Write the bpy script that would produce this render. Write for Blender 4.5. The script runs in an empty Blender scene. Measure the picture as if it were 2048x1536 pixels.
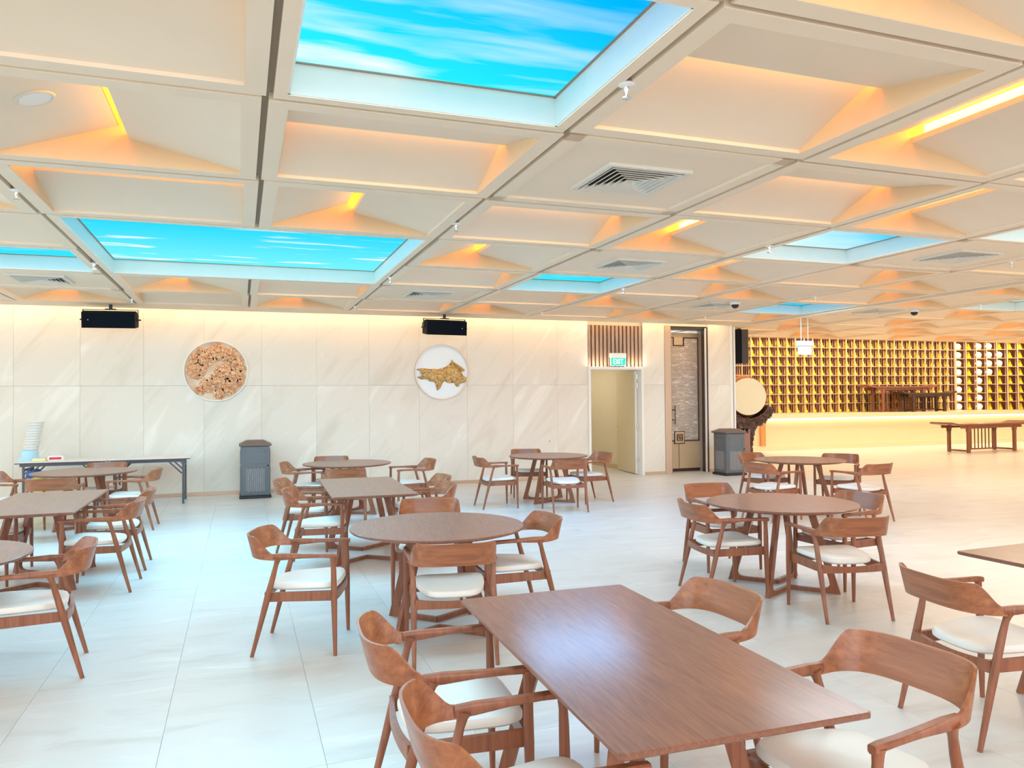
import bpy, bmesh, math, random
from mathutils import Vector, Matrix, noise
C = bpy.context.scene.collection
S = bpy.context.scene
PI = math.pi
R = math.radians
random.seed(7)

# ------------------------------------------------------------------ camera, world, light, exposure
HC = 3.297          # ceiling height
DX, DY, X0, Y0 = 1.725, 1.6084, 0.141, 2.599
YW = 14.8           # stone wall
cam_d = bpy.data.cameras.new('camera')
cam = bpy.data.objects.new('camera', cam_d); C.objects.link(cam)
yaw, pitch, roll = R(19.6266), R(1.0650), R(-0.4735)
Fv = Vector((math.sin(yaw)*math.cos(pitch), math.cos(yaw)*math.cos(pitch), math.sin(pitch)))
Rv = Vector((math.cos(yaw), -math.sin(yaw), 0)); Uv = Rv.cross(Fv)
R2 = Rv*math.cos(roll)+Uv*math.sin(roll); U2 = -Rv*math.sin(roll)+Uv*math.cos(roll)
m = Matrix((R2, U2, -Fv)).transposed().to_4x4(); m.translation = Vector((0, 0, 1.70))
cam.matrix_world = m
cam_d.sensor_width = 36.0; cam_d.lens = 1527.6/2048*36.0; cam_d.clip_end = 200
S.camera = cam

S.view_settings.view_transform = 'Standard'
S.view_settings.look = 'None'
S.view_settings.exposure = 0.10
S.view_settings.gamma = 1.0
S.view_settings.use_curve_mapping = False
S.cycles.max_bounces = 10
S.cycles.diffuse_bounces = 6
S.cycles.glossy_bounces = 4
S.cycles.sample_clamp_indirect = 4.0
S.cycles.use_denoising = True
S.cycles.use_light_tree = True

W = bpy.data.worlds.new('daylight'); S.world = W; W.use_nodes = True
bg = W.node_tree.nodes['Background']
bg.inputs['Color'].default_value = (0.95, 0.97, 1.0, 1)
bg.inputs['Strength'].default_value = 1.7

def area(name, loc, rot, sx, sy, power, color):
    d = bpy.data.lights.new(name, 'AREA'); d.shape = 'RECTANGLE'; d.size = sx; d.size_y = sy
    d.energy = power; d.color = color
    o = bpy.data.objects.new(name, d); C.objects.link(o); o.location = loc; o.rotation_euler = rot
    return o
# daylight through the glazed side behind the camera and the glazed left side
area('window_daylight_rear', (4, -3.9, 2.6), (R(62), 0, 0), 20, 1.4, 430, (0.94, 0.95, 0.97))
area('window_daylight_left', (-7.9, 5, 2.6), (R(50), 0, R(-90)), 13, 1.4, 260, (0.48, 0.80, 1.0))
# warm hall lamps off to the right and above the shelving niche, plus an added ceiling fill
area('hall_lamps', (27.5, 8, 3.2), (0, R(38), 0), 2, 16, 500, (1.0, 0.80, 0.52))
area('niche_downlight', (21.0, 18.6, 4.5), (R(28), 0, 0), 17, 0.8, 520, (1.0, 0.90, 0.68))
area('hall_fill', (18, 11.5, 3.2), (0, 0, 0), 10, 9, 300, (1.0, 0.84, 0.60))  # added unseen fill that brightens the drum and floor at right

# ------------------------------------------------------------------ materials
def nm(name):
    mt = bpy.data.materials.new(name); mt.use_nodes = True
    nt = mt.node_tree; b = nt.nodes['Principled BSDF']
    return mt, nt, b
def N(nt, typ, **kw):
    n = nt.nodes.new(typ)
    for k, v in kw.items():
        if k in n.inputs: n.inputs[k].default_value = v
        else: setattr(n, k, v)
    return n
def plain(name, col, rough=0.5, metal=0.0, spec=0.5, emit=None, es=0.0, bump=0.0, bscale=60.0, coat=0.0):
    mt, nt, b = nm(name)
    b.inputs['Base Color'].default_value = (*col, 1); b.inputs['Roughness'].default_value = rough
    b.inputs['Metallic'].default_value = metal; b.inputs['Specular IOR Level'].default_value = spec
    b.inputs['Coat Weight'].default_value = coat
    if emit:
        b.inputs['Emission Color'].default_value = (*emit, 1); b.inputs['Emission Strength'].default_value = es
    # every material gets a faint procedural variation
    tc = N(nt, 'ShaderNodeTexCoord'); nz = N(nt, 'ShaderNodeTexNoise', Scale=bscale, Detail=3.0)
    nt.links.new(tc.outputs['Object'], nz.inputs['Vector'])
    mx = N(nt, 'ShaderNodeMixRGB', blend_type='MULTIPLY'); mx.inputs[0].default_value = 0.06
    mx.inputs[1].default_value = (*col, 1)
    nt.links.new(nz.outputs['Fac'], mx.inputs[2]); nt.links.new(mx.outputs[0], b.inputs['Base Color'])
    if bump:
        bp = N(nt, 'ShaderNodeBump', Strength=bump, Distance=0.01)
        nt.links.new(nz.outputs['Fac'], bp.inputs['Height']); nt.links.new(bp.outputs[0], b.inputs['Normal'])
    return mt
def ramp(nt, stops):
    r = N(nt, 'ShaderNodeValToRGB'); e = r.color_ramp.elements
    while len(e) < len(stops): e.new(0.5)
    for el, (p, c) in zip(e, stops): el.position = p; el.color = (*c, 1)
    return r
def wood(name, dark, light, axis=1, rough=0.32, scale=1.0, coat=0.25, cr=0.18):
    mt, nt, b = nm(name)
    tc = N(nt, 'ShaderNodeTexCoord'); mp = N(nt, 'ShaderNodeMapping')
    sc = [38.0*scale]*3; sc[axis] = 2.2*scale; mp.inputs['Scale'].default_value = sc
    nt.links.new(tc.outputs['Object'], mp.inputs['Vector'])
    n1 = N(nt, 'ShaderNodeTexNoise', Scale=1.0, Detail=5.0, Roughness=0.6, Distortion=0.6)
    nt.links.new(mp.outputs[0], n1.inputs['Vector'])
    mp2 = N(nt, 'ShaderNodeMapping'); sc2 = [5.0*scale]*3; sc2[axis] = 0.9*scale; mp2.inputs['Scale'].default_value = sc2
    nt.links.new(tc.outputs['Object'], mp2.inputs['Vector'])
    n2 = N(nt, 'ShaderNodeTexNoise', Scale=1.0, Detail=2.0, Distortion=0.4); nt.links.new(mp2.outputs[0], n2.inputs['Vector'])
    sn = N(nt, 'ShaderNodeMath', operation='MULTIPLY'); sn.inputs[1].default_value = 46.0; nt.links.new(n2.outputs['Fac'], sn.inputs[0])
    si = N(nt, 'ShaderNodeMath', operation='SINE'); nt.links.new(sn.outputs[0], si.inputs[0])
    ml = N(nt, 'ShaderNodeMath', operation='MULTIPLY_ADD'); ml.inputs[1].default_value = 0.045; nt.links.new(si.outputs[0], ml.inputs[0])
    nt.links.new(n1.outputs['Fac'], ml.inputs[2])
    rp = ramp(nt, [(0.25, dark), (0.72, light)]); nt.links.new(ml.outputs[0], rp.inputs[0])
    nt.links.new(rp.outputs[0], b.inputs['Base Color'])
    b.inputs['Roughness'].default_value = rough; b.inputs['Coat Weight'].default_value = coat; b.inputs['Coat Roughness'].default_value = cr
    bp = N(nt, 'ShaderNodeBump', Strength=0.12, Distance=0.002); nt.links.new(n1.outputs['Fac'], bp.inputs['Height']); nt.links.new(bp.outputs[0], b.inputs['Normal'])
    return mt
M = {}
M['wood'] = wood('walnut_stained_ash', (0.185, 0.054, 0.023), (0.35, 0.120, 0.054), axis=2, rough=0.4, coat=0.12)
M['wood_back'] = wood('walnut_stained_plywood', (0.195, 0.058, 0.022), (0.42, 0.150, 0.062), axis=0, scale=0.7, rough=0.38, coat=0.15)
M['wood_top'] = wood('walnut_stained_tabletop', (0.15, 0.047, 0.024), (0.26, 0.095, 0.050), axis=1, rough=0.5, coat=0.5, scale=2.4, cr=0.16)
M['wood_red'] = wood('rosewood', (0.15, 0.045, 0.022), (0.30, 0.10, 0.05), axis=2)
M['wood_dark'] = wood('dark_rosewood', (0.035, 0.012, 0.009), (0.09, 0.035, 0.025), axis=2)
M['wood_shelf'] = wood('honey_oak', (0.42, 0.24, 0.13), (0.66, 0.43, 0.26), axis=0, rough=0.5, coat=0.0)
M['wood_slat'] = wood('brown_slats', (0.26, 0.16, 0.11), (0.44, 0.29, 0.20), axis=2)
M['cushion'] = plain('cream_leather', (0.82, 0.78, 0.72), 0.45, bump=0.05, bscale=220)
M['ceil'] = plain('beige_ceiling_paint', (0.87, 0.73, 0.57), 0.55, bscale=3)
M['gable'] = plain('tan_gable', (0.86, 0.60, 0.35), 0.55, bscale=3)  # warmer tan than the other ceiling surfaces
M['groove'] = plain('brown_grey_groove', (0.36, 0.285, 0.215), 0.7)
M['reveal'] = plain('white_reveal', (0.86, 0.90, 0.86), 0.4, bscale=8)
M['led'] = plain('warm_led', (1, .8, .5), 0.5, emit=(1.0, 0.52, 0.06), es=12.5)
M['led_cove'] = plain('warm_cove_led', (1, .8, .5), 0.5, emit=(1.0, 0.74, 0.42), es=16.0)
M['white'] = plain('white_plastic', (0.86, 0.86, 0.84), 0.35)
M['white_frame'] = plain('white_enamel', (0.88, 0.86, 0.81), 0.35)
M['cream'] = plain('cream_paint', (0.78, 0.70, 0.52), 0.5, bscale=4)
M['door_leaf'] = plain('cream_door', (0.74, 0.63, 0.42), 0.4, bscale=4)
M['black'] = plain('black_grille', (0.004, 0.005, 0.009), 0.6, spec=0.15)
M['blackmetal'] = plain('dark_steel', (0.05, 0.045, 0.045), 0.4, metal=0.6)
M['chrome'] = plain('chrome', (0.75, 0.74, 0.72), 0.2, metal=1.0)
M['copper'] = plain('copper_trim', (0.62, 0.44, 0.31), 0.34, metal=0.6)
M['bronze'] = plain('brushed_gold', (0.72, 0.52, 0.31), 0.40, metal=0.3)
M['bronze_dark'] = plain('dark_bronze', (0.07, 0.030, 0.020), 0.45)
M['grey_rev'] = plain('grey_reveal', (0.42, 0.38, 0.34), 0.5)
M['bin'] = plain('grey_enamel', (0.145, 0.15, 0.16), 0.4, bscale=20)
M['bin_lid'] = plain('brown_grey_lid', (0.16, 0.115, 0.10), 0.4)
M['vent'] = plain('vent_white', (0.74, 0.70, 0.62), 0.45)
M['hole'] = plain('vent_dark', (0.02, 0.018, 0.018), 0.8)
M['green'] = plain('exit_green', (0.0, 0.52, 0.30), 0.4, emit=(0.0, 0.62, 0.36), es=0.65)
M['exit_white'] = plain('exit_lettering', (0.9, 0.9, 0.9), 0.4, emit=(1, 1, 1), es=0.8)
M['steel_frame'] = plain('charcoal_steel', (0.10, 0.10, 0.11), 0.4, metal=0.4)
M['laminate'] = plain('white_laminate', (0.86, 0.80, 0.77), 0.35)
M['gold'] = plain('golden_yellow', (1.0, 0.80, 0.003), 0.35, metal=0.0)
M['marble'] = plain('cream_marble', (0.82, 0.68, 0.46), 0.3, bscale=3)
M['niche_back'] = plain('red_brown_back', (0.26, 0.10, 0.065), 0.6)
M['post'] = wood('pale_post', (0.58, 0.40, 0.25), (0.82, 0.62, 0.43), axis=2, rough=0.5, coat=0.0)
M['slat_rose'] = wood('rose_slats', (0.46, 0.27, 0.19), (0.70, 0.48, 0.36), axis=2)
M['drum_skin'] = plain('drum_skin', (0.80, 0.86, 0.76), 0.6, bscale=5)
M['drum_body'] = plain('drum_lacquer', (0.36, 0.13, 0.05), 0.35)
M['mauve'] = plain('stand_lacquer', (0.30, 0.18, 0.17), 0.4)
M['foam'] = plain('white_foam', (0.88, 0.86, 0.82), 0.5)
M['film'] = plain('blue_film', (0.45, 0.70, 0.82), 0.3)
M['pink'] = plain('pink_wrap', (0.80, 0.45, 0.42), 0.4)
M['redprint'] = plain('red_print', (0.70, 0.03, 0.05), 0.4)
M['yellow'] = plain('yellow_bag', (0.80, 0.70, 0.18), 0.5)
M['blue'] = plain('blue_bag', (0.02, 0.13, 0.55), 0.5)
M['dark_glass'] = plain('dark_glass', (0.03, 0.02, 0.02), 0.1)
M['halo'] = plain('round_lamp_glass', (1, 0.95, 0.75), 0.4, emit=(1.0, 0.90, 0.62), es=2.2)
M['asphalt'] = plain('paved_terrace', (0.55, 0.53, 0.50), 0.8, bscale=2)

def stone(name, base, vein, vein2, sc, rough, ang=0.9, amount=0.5, stretch=(1, 1, 1)):
    mt, nt, b = nm(name)
    ge = N(nt, 'ShaderNodeNewGeometry'); oi = N(nt, 'ShaderNodeObjectInfo')
    ad = N(nt, 'ShaderNodeVectorMath', operation='MULTIPLY_ADD'); ad.inputs[1].default_value = (9, 7, 5)
    nt.links.new(oi.outputs['Random'], ad.inputs[0]); nt.links.new(ge.outputs['Position'], ad.inputs[2])
    mp = N(nt, 'ShaderNodeMapping'); mp.vector_type = 'TEXTURE'; mp.inputs['Rotation'].default_value = (0, ang, 0) if ang else (0, 0, 0); mp.inputs['Scale'].default_value = [1/q for q in stretch]
    nt.links.new(ad.outputs[0], mp.inputs['Vector'])
    n1 = N(nt, 'ShaderNodeTexNoise', Scale=sc, Detail=7.0, Roughness=0.62, Distortion=0.9)
    nt.links.new(mp.outputs[0], n1.inputs['Vector'])
    rp = ramp(nt, [(0.30, vein2), (0.47, base), (0.56, base), (0.72, vein)]); nt.links.new(n1.outputs['Fac'], rp.inputs[0])
    mx = N(nt, 'ShaderNodeMixRGB'); mx.inputs[0].default_value = amount; mx.inputs[1].default_value = (*base, 1)
    nt.links.new(rp.outputs[0], mx.inputs[2]); nt.links.new(mx.outputs[0], b.inputs['Base Color'])
    b.inputs['Roughness'].default_value = rough
    return mt
M['joint'] = plain('tile_joint', (0.66, 0.60, 0.51), 0.7)
M['floor_joint'] = plain('floor_joint', (0.60, 0.58, 0.545), 0.7)
M['stone'] = stone('cream_stone', (0.80, 0.735, 0.63), (0.93, 0.89, 0.80), (0.70, 0.62, 0.50), 1.1, 0.42, ang=0.65, amount=0.8, stretch=(1.9, 1.0, 0.40))
M['floor'] = stone('pale_floor_tile', (0.64, 0.628, 0.602), (0.77, 0.755, 0.73), (0.54, 0.517, 0.475), 1.5, 0.32, ang=0, amount=0.85, stretch=(0.7, 2.6, 1))

def sky_mat(name, top, low, gdir, cloud, cscale, cstretch, crot, lo=0.5, hi=0.75, strength=1.0):
    """backlit sky print: gradient over the panel plus streaky cloud"""
    mt, nt, b = nm(name)
    for n in list(nt.nodes): nt.nodes.remove(n)
    out = N(nt, 'ShaderNodeOutputMaterial'); em = N(nt, 'ShaderNodeEmission', Strength=strength)
    tc = N(nt, 'ShaderNodeTexCoord'); sp = N(nt, 'ShaderNodeVectorMath', operation='DOT_PRODUCT'); sp.inputs[1].default_value = (gdir[0], gdir[1], 0)
    nt.links.new(tc.outputs['Object'], sp.inputs[0])
    ad = N(nt, 'ShaderNodeMath', operation='ADD'); ad.inputs[1].default_value = 0.5; nt.links.new(sp.outputs['Value'], ad.inputs[0])
    rp = ramp(nt, [(0.05, low), (0.9, top)]); nt.links.new(ad.outputs[0], rp.inputs[0])
    mp = N(nt, 'ShaderNodeMapping'); mp.inputs['Rotation'].default_value = (0, 0, crot); mp.inputs['Scale'].default_value = cstretch
    nt.links.new(tc.outputs['Object'], mp.inputs['Vector'])
    nz = N(nt, 'ShaderNodeTexNoise', Scale=cscale, Detail=4.0, Roughness=0.5, Distortion=0.3); nt.links.new(mp.outputs[0], nz.inputs['Vector'])
    r2 = ramp(nt, [(lo, (0, 0, 0)), (hi, (1, 1, 1))]); nt.links.new(nz.outputs['Fac'], r2.inputs[0])
    mu = N(nt, 'ShaderNodeMath', operation='MULTIPLY'); mu.inputs[1].default_value = cloud; nt.links.new(r2.outputs[0], mu.inputs[0])
    iv = N(nt, 'ShaderNodeMath', operation='SUBTRACT'); iv.inputs[0].default_value = 1.15; nt.links.new(ad.outputs[0], iv.inputs[1])
    m2 = N(nt, 'ShaderNodeMath', operation='MULTIPLY', use_clamp=True); nt.links.new(mu.outputs[0], m2.inputs[0]); nt.links.new(iv.outputs[0], m2.inputs[1])
    mx = N(nt, 'ShaderNodeMixRGB'); mx.inputs[2].default_value = (0.92, 1.0, 1.0, 1); nt.links.new(m2.outputs[0], mx.inputs[0]); nt.links.new(rp.outputs[0], mx.inputs[1])
    nt.links.new(mx.outputs[0], em.inputs['Color']); nt.links.new(em.outputs[0], out.inputs[0])
    return mt

# ------------------------------------------------------------------ mesh helpers
class MB:
    def __init__(s): s.v = []; s.f = []
    def add(s, vs, fs, mat=None):
        o = len(s.v); s.v += [tuple((mat @ Vector(p)) if mat else p) for p in vs]; s.f += [tuple(i+o for i in f) for f in fs]; return s
    def box(s, x0, x1, y0, y1, z0, z1, mat=None):
        return s.add([(x0,y0,z0),(x1,y0,z0),(x1,y1,z0),(x0,y1,z0),(x0,y0,z1),(x1,y0,z1),(x1,y1,z1),(x0,y1,z1)],
                     [(0,3,2,1),(4,5,6,7),(0,1,5,4),(1,2,6,5),(2,3,7,6),(3,0,4,7)], mat)
    def cbox(s, x0, x1, y0, y1, z0, z1, c=0.004, mat=None):
        """box with chamfered edges"""
        rings = []
        for z, k in ((z0, c), (z0+c, 0), (z1-c, 0), (z1, c)):
            a, b, d, e = x0+k, x1-k, y0+k, y1-k; q = c
            rings.append([(a+q,d,z),(b-q,d,z),(b,d+q,z),(b,e-q,z),(b-q,e,z),(a+q,e,z),(a,e-q,z),(a,d+q,z)])
        return s.loft(rings, True, True, mat)
    def loft(s, rings, cap0=True, cap1=True, mat=None, close=True):
        n = len(rings[0]); vs = [p for r in rings for p in r]; fs = []
        for i in range(len(rings)-1):
            for j in range(n if close else n-1):
                k = (j+1) % n; fs.append((i*n+j, i*n+k, (i+1)*n+k, (i+1)*n+j))
        if cap0: fs.append(tuple(range(n-1, -1, -1)))
        if cap1: fs.append(tuple((len(rings)-1)*n+j for j in range(n)))
        return s.add(vs, fs, mat)
    def tube(s, pts, rad, n=10, mat=None, cap=True):
        pts = [Vector(p) for p in pts]; rings = []
        if not hasattr(rad, '__len__'): rad = [rad]*len(pts)
        for i, p in enumerate(pts):
            d = (pts[min(i+1, len(pts)-1)]-pts[max(i-1, 0)]).normalized()
            a = Vector((1, 0, 0)) if abs(d.x) < 0.8 else Vector((0, 1, 0))
            u = d.cross(a).normalized(); w = d.cross(u)
            rings.append([tuple(p+(u*math.cos(2*PI*k/n)+w*math.sin(2*PI*k/n))*rad[i]) for k in range(n)])
        return s.loft(rings, cap, cap, mat)
    def lathe(s, prof, n=24, mat=None):
        rings = [[(r*math.cos(2*PI*k/n), r*math.sin(2*PI*k/n), z) for k in range(n)] for r, z in prof]
        return s.loft(rings, True, True, mat)
    def prism(s, poly, d0, d1, plane='xz', mat=None):
        f = (lambda a, b, d: (a, d, b)) if plane == 'xz' else ((lambda a, b, d: (a, b, d)) if plane == 'xy' else (lambda a, b, d: (d, a, b)))
        return s.loft([[f(a, b, d0) for a, b in poly], [f(a, b, d1) for a, b in poly]], True, True, mat)
    def mesh(s, name, mat, smooth=False):
        me = bpy.data.meshes.new(name); me.from_pydata(s.v, [], s.f); me.validate(); me.update()
        bm = bmesh.new(); bm.from_mesh(me); bmesh.ops.recalc_face_normals(bm, faces=bm.faces); bm.to_mesh(me); bm.free()
        if mat: me.materials.append(mat)
        if smooth:
            for p in me.polygons: p.use_smooth = True
            try: me.set_sharp_from_angle(angle=R(38))
            except Exception: pass
        return me
    def build(s, name, mat, parent=None, smooth=False):
        return obj(name, s.mesh(name, mat, smooth), parent)
def obj(name, me, parent=None):
    o = bpy.data.objects.new(name, me); C.objects.link(o)
    if parent: o.parent = parent
    return o
def tag(o, label=None, cat=None, group=None, kind=None):
    for k, v in (('label', label), ('category', cat), ('group', group), ('kind', kind)):
        if v: o[k] = v
    return o
def thing(name, label, cat, loc=(0, 0, 0), rz=0, group=None):
    o = bpy.data.objects.new(name, None); C.objects.link(o); o.location = loc; o.rotation_euler = (0, 0, rz); o.empty_display_size = 0.1
    return tag(o, label, cat, group)
def dup(root, loc, rz=0, label=None, group=None):
    r = root.copy(); C.objects.link(r); r.location = loc; r.rotation_euler = (0, 0, rz)
    if label: r['label'] = label
    if group: r['group'] = group
    for ch in list(root.children):
        c = ch.copy(); C.objects.link(c); c.parent = r
        for g in list(ch.children):
            d = g.copy(); C.objects.link(d); d.parent = c
    return r
def struct(o): o['kind'] = 'structure'; return o
def T(x=0, y=0, z=0, rz=0, rx=0, ry=0):
    return Matrix.Translation((x, y, z)) @ Matrix.Rotation(rz, 4, 'Z') @ Matrix.Rotation(ry, 4, 'Y') @ Matrix.Rotation(rx, 4, 'X')

# ------------------------------------------------------------------ floor: tiles 0.75 x 1.5
floor = struct(MB().box(-8, 32, -4, 21.6, -0.12, -0.004).build('floor', M['floor_joint']))
struct(MB().box(-40, 60, -40, -4.3, -0.20, -0.13).build('floor_terrace', M['asphalt']))
tile_me = MB().cbox(0.0009, 0.7491, 0.0009, 1.4991, -0.004, 0.0, 0.0008).mesh('tile', M['floor'])
tl = []
for i in range(-11, 43):
    for j in range(-3, 15):
        x, y = 0.38+0.75*i, 0.68+1.5*j
        if x < -7.9 or x+0.75 > 31.9 or y < -3.9 or y+1.5 > 21.6: continue
        cx, cy = x+0.375, y+0.75
        vis = cy > 0.2 and -0.33*cy-1.2 < cx < 1.42*cy+1.5
        tl.append(((0 if vis else 1000)+cx*cx+cy*cy, x, y))
tl.sort()
for _, x, y in tl[:290]:
    o = obj('tile', tile_me, floor); o.location = (x, y, 0)
rest = MB()
for _, x, y in tl[290:]:
    rest.box(x+0.001, x+0.749, y+0.001, y+1.499, -0.004, 0.0)
tag(rest.build('far_tiles', M['floor'], floor), kind='stuff')
# corridor and door recess floors
struct(MB().box(6.4, 10.6, 14.8, 21.6, -0.05, -0.001).build('floor_corridor', plain('corridor_floor', (0.62, 0.50, 0.32), 0.4)))

# ------------------------------------------------------------------ stone wall at the back with openings
wall = struct(MB().box(-8, 7.0, YW+0.012, YW+0.2, 0, 3.75).box(8.33, 8.87, YW+0.012, YW+0.2, 0, 3.75).box(9.99, 10.58, YW+0.012, YW+0.2, 0, 3.75)
              .box(7.0, 8.33, YW+0.10, YW+0.2, 2.34, 3.75).box(8.87, 9.99, YW+0.012, YW+0.2, 3.28, 3.75).build('wall_back', M['joint']))
xs = [0.38+0.985*k for k in range(-8, 8)]
xs = [-8.0]+[x for x in xs if x > -7.95 and x < 6.9]+[7.0]
for a, b in list(zip(xs[:-1], xs[1:]))+[(8.33, 8.87), (9.99, 10.58)]:
    for z0, z1 in ((0.06, 1.968), (1.972, 3.74)):
        MB().cbox(a+0.001, b-0.001, YW, YW+0.013, z0, z1, 0.0015).build('tile', M['stone'], wall)
for a, b in ((-8, 7.0), (8.33, 8.87), (9.99, 10.58)):
    MB().cbox(a, b, YW-0.012, YW+0.012, 0, 0.06, 0.003).build('skirting', M['copper'], wall)
# return of the wall end, with light and dark corner trims
struct(MB().box(10.58, 10.66, YW-0.005, YW+0.2, 0, 3.5).build('trim_1', M['white_frame']))
struct(MB().box(10.66, 10.685, YW+0.03, YW+0.2, 0, 3.5).build('trim_2', M['bronze_dark']))
struct(MB().box(10.685, 10.73, YW-0.005, YW+0.2, 0, 3.5).build('trim_3', M['white_frame']))
struct(MB().box(10.60, 10.72, YW+0.2, 21.6, 0, 4.7).build('wall_side', M['stone']))
struct(MB().box(10.6, 32, 21.4, 21.6, 0, 4.7).build('wall_far', M['niche_back']))
struct(MB().box(31.8, 32, -4, 21.6, 0, 4.7).build('wall_right', M['marble']))
# glazed sides behind the camera and on the left: mullions only, the panes stand open to the terrace
for nme, (x0, x1, y0, y1), ax in (('window_1', (-8.05, 30, -4.12, -4.0), 0), ('window_2', (-8.12, -8.0, -4, 14.8), 1)):
    w = MB(); L0, L1 = (x0, x1) if ax == 0 else (y0, y1)
    k = L0
    while k < L1:
        if ax == 0: w.box(k, k+0.07, y0, y1, 0, 3.4)
        else: w.box(x0, x1, k, k+0.07, 0, 3.4)
        k += 3.0
    w.box(x0, x1, y0, y1, 0, 0.10); w.box(x0, x1, y0, y1, 3.3, 3.75)
    struct(w.build(nme, M['blackmetal']))

# ------------------------------------------------------------------ service corridor behind the open door
cor = struct(MB().box(6.5, 6.6, YW+0.2, 20.4, 0, 2.9).box(8.46, 8.56, YW+0.2, 20.4, 0, 2.9).box(6.5, 8.56, 20.3, 20.4, 0, 2.9).box(6.5, 8.56, YW+0.2, 20.4, 2.8, 2.9).build('wall_corridor', M['cream']))
struct(MB().box(8.44, 8.46, YW+0.22, 20.3, 0, 0.10).build('baseboard_corridor', M['bronze']))
area('corridor_lamp', (7.4, 17.2, 2.75), (0, 0, 0), 0.5, 2.5, 24, (1.0, 0.92, 0.78))
dr = struct(bpy.data.objects.new('door_1', None)); C.objects.link(dr)
MB().box(7.0, 7.055, YW-0.03, YW+0.2, 0, 2.36).box(8.275, 8.33, YW-0.03, YW+0.2, 0, 2.36).box(7.055, 8.275, YW-0.03, YW+0.2, 2.30, 2.36).build('door_frame', M['white_frame'], dr)
hx, hy = 8.27, YW+0.17
lm = T(hx, hy, 0, R(90-7.5))
leaf = MB().cbox(0.0, 1.16, 0.0, 0.055, 0.012, 2.28, 0.003, lm).build('door_leaf', M['door_leaf'], dr)
MB().box(-0.004, 0.0, 0.004, 0.051, 0.012, 2.28, lm).build('leaf_edge', M['white_frame'], leaf)
h = MB().tube([lm @ Vector((1.09, 0.055, 1.03)), lm @ Vector((1.09, 0.10, 1.03))], 0.011, 8)
h.tube([lm @ Vector((1.09, 0.10, 1.03)), lm @ Vector((0.97, 0.105, 1.03))], 0.010, 8)
h.tube([lm @ Vector((1.09, 0.052, 1.03)), lm @ Vector((1.09, 0.062, 1.03))], 0.026, 12)
h.build('door_handle', M['chrome'], leaf, True)
for z in (0.25, 1.0, 1.9, 2.1):
    MB().tube([(hx-0.012, hy-0.03, z), (hx-0.012, hy-0.03, z+0.11)], 0.013, 8).build('hinge', M['chrome'], leaf, True)
# slatted panel over the door
sl = struct(bpy.data.objects.new('wall_slats', None)); C.objects.link(sl)
MB().box(7.0, 8.33, YW+0.06, YW+0.10, 2.36, 3.26).build('backing_board', M['bronze_dark'], sl)
for k in range(14):
    a = 7.012+k*0.0945
    MB().cbox(a, a+0.064, YW+0.01, YW+0.06, 2.362, 3.26, 0.003).build('slat', M['wood_slat'], sl)
for ux in (7.25, 8.10): area('slat_uplight', (ux, YW-0.10, 2.375), (R(160), 0, 0), 0.42, 0.03, 2.2, (1.0, 0.84, 0.62))

# exit sign on the slats
ex = thing('exit_sign', 'green lit EXIT sign with white letters on slatted panel over door', 'sign', (7.70, YW-0.02, 2.39))
MB().cbox(-0.19, 0.19, -0.05, 0.03, 0.165, 0.265, 0.006).build('housing', M['white'], ex)
MB().cbox(-0.178, 0.178, -0.035, -0.015, 0.0, 0.165, 0.003).build('sign_face', M['green'], ex)
MB().box(-0.184, -0.178, -0.038, -0.012, 0, 0.165).box(0.178, 0.184, -0.038, -0.012, 0, 0.165).box(-0.184, 0.184, -0.038, -0.012, -0.008, 0.0).build('sign_edge', M['exit_white'], ex)
lt = MB()
def letter(x, segs, w):
    for (ax, az), (bx, bz) in segs:
        d = Vector((bx-ax, 0, bz-az)); L = d.length; a = math.atan2(d.z, d.x)
        lt.add([(-w/2, 0, -w/2), (L+w/2, 0, -w/2), (L+w/2, 0, w/2), (-w/2, 0, w/2), (-w/2, .004, -w/2), (L+w/2, .004, -w/2), (L+w/2, .004, w/2), (-w/2, .004, w/2)],
               [(0,1,2,3),(7,6,5,4),(0,4,5,1),(1,5,6,2),(2,6,7,3),(3,7,4,0)], Matrix.Translation((x+ax, -0.0395, az)) @ Matrix.Rotation(-a, 4, 'Y'))
zb, zt, zm = 0.038, 0.130, 0.084
letter(-0.112, [((0, zb), (0, zt)), ((0, zt), (0.042, zt)), ((0, zm), (0.036, zm)), ((0, zb), (0.042, zb))], 0.015)
letter(-0.050, [((0, zb), (0.052, zt)), ((0, zt), (0.052, zb))], 0.015)
letter(0.028, [((0, zb), (0, zt))], 0.015)
letter(0.052, [((0, zt), (0.056, zt)), ((0.028, zb), (0.028, zt))], 0.015)
lt.build('lettering', M['exit_white'], ex)

# ------------------------------------------------------------------ decorated door in the recess
d2 = struct(bpy.data.objects.new('door_2', None)); C.objects.link(d2)
MB().box(8.87, 9.02, YW-0.02, YW+0.09, 0, 3.27).build('jamb', M['copper'], d2)
MB().box(8.87, 9.10, YW+0.09, YW+0.42, 0, 3.30).build('side_reveal', M['grey_rev'], d2)
MB().box(9.99, 10.05, YW+0.2, YW+0.42, 0, 3.30).build('side_reveal', M['grey_rev'], d2)
MB().box(9.955, 9.99, YW-0.012, YW+0.20, 0, 3.27).build('jamb', M['bronze_dark'], d2)
MB().box(9.93, 9.955, YW-0.004, YW+0.04, 0, 3.25).build('jamb_light_strip', M['white_frame'], d2)
MB().box(8.87, 10.0, YW+0.05, YW+0.42, 3.22, 3.30).build('head_reveal', M['blackmetal'], d2)
YD = 15.15
MB().cbox(9.06, 9.99, YD, YD+0.05, 0.07, 3.16, 0.004).build('door_panel', M['bronze'], d2)
MB().box(9.06, 9.99, YD+0.01, YD+0.05, 0.0, 0.07).build('kick_gap', M['bronze_dark'], d2)
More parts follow.
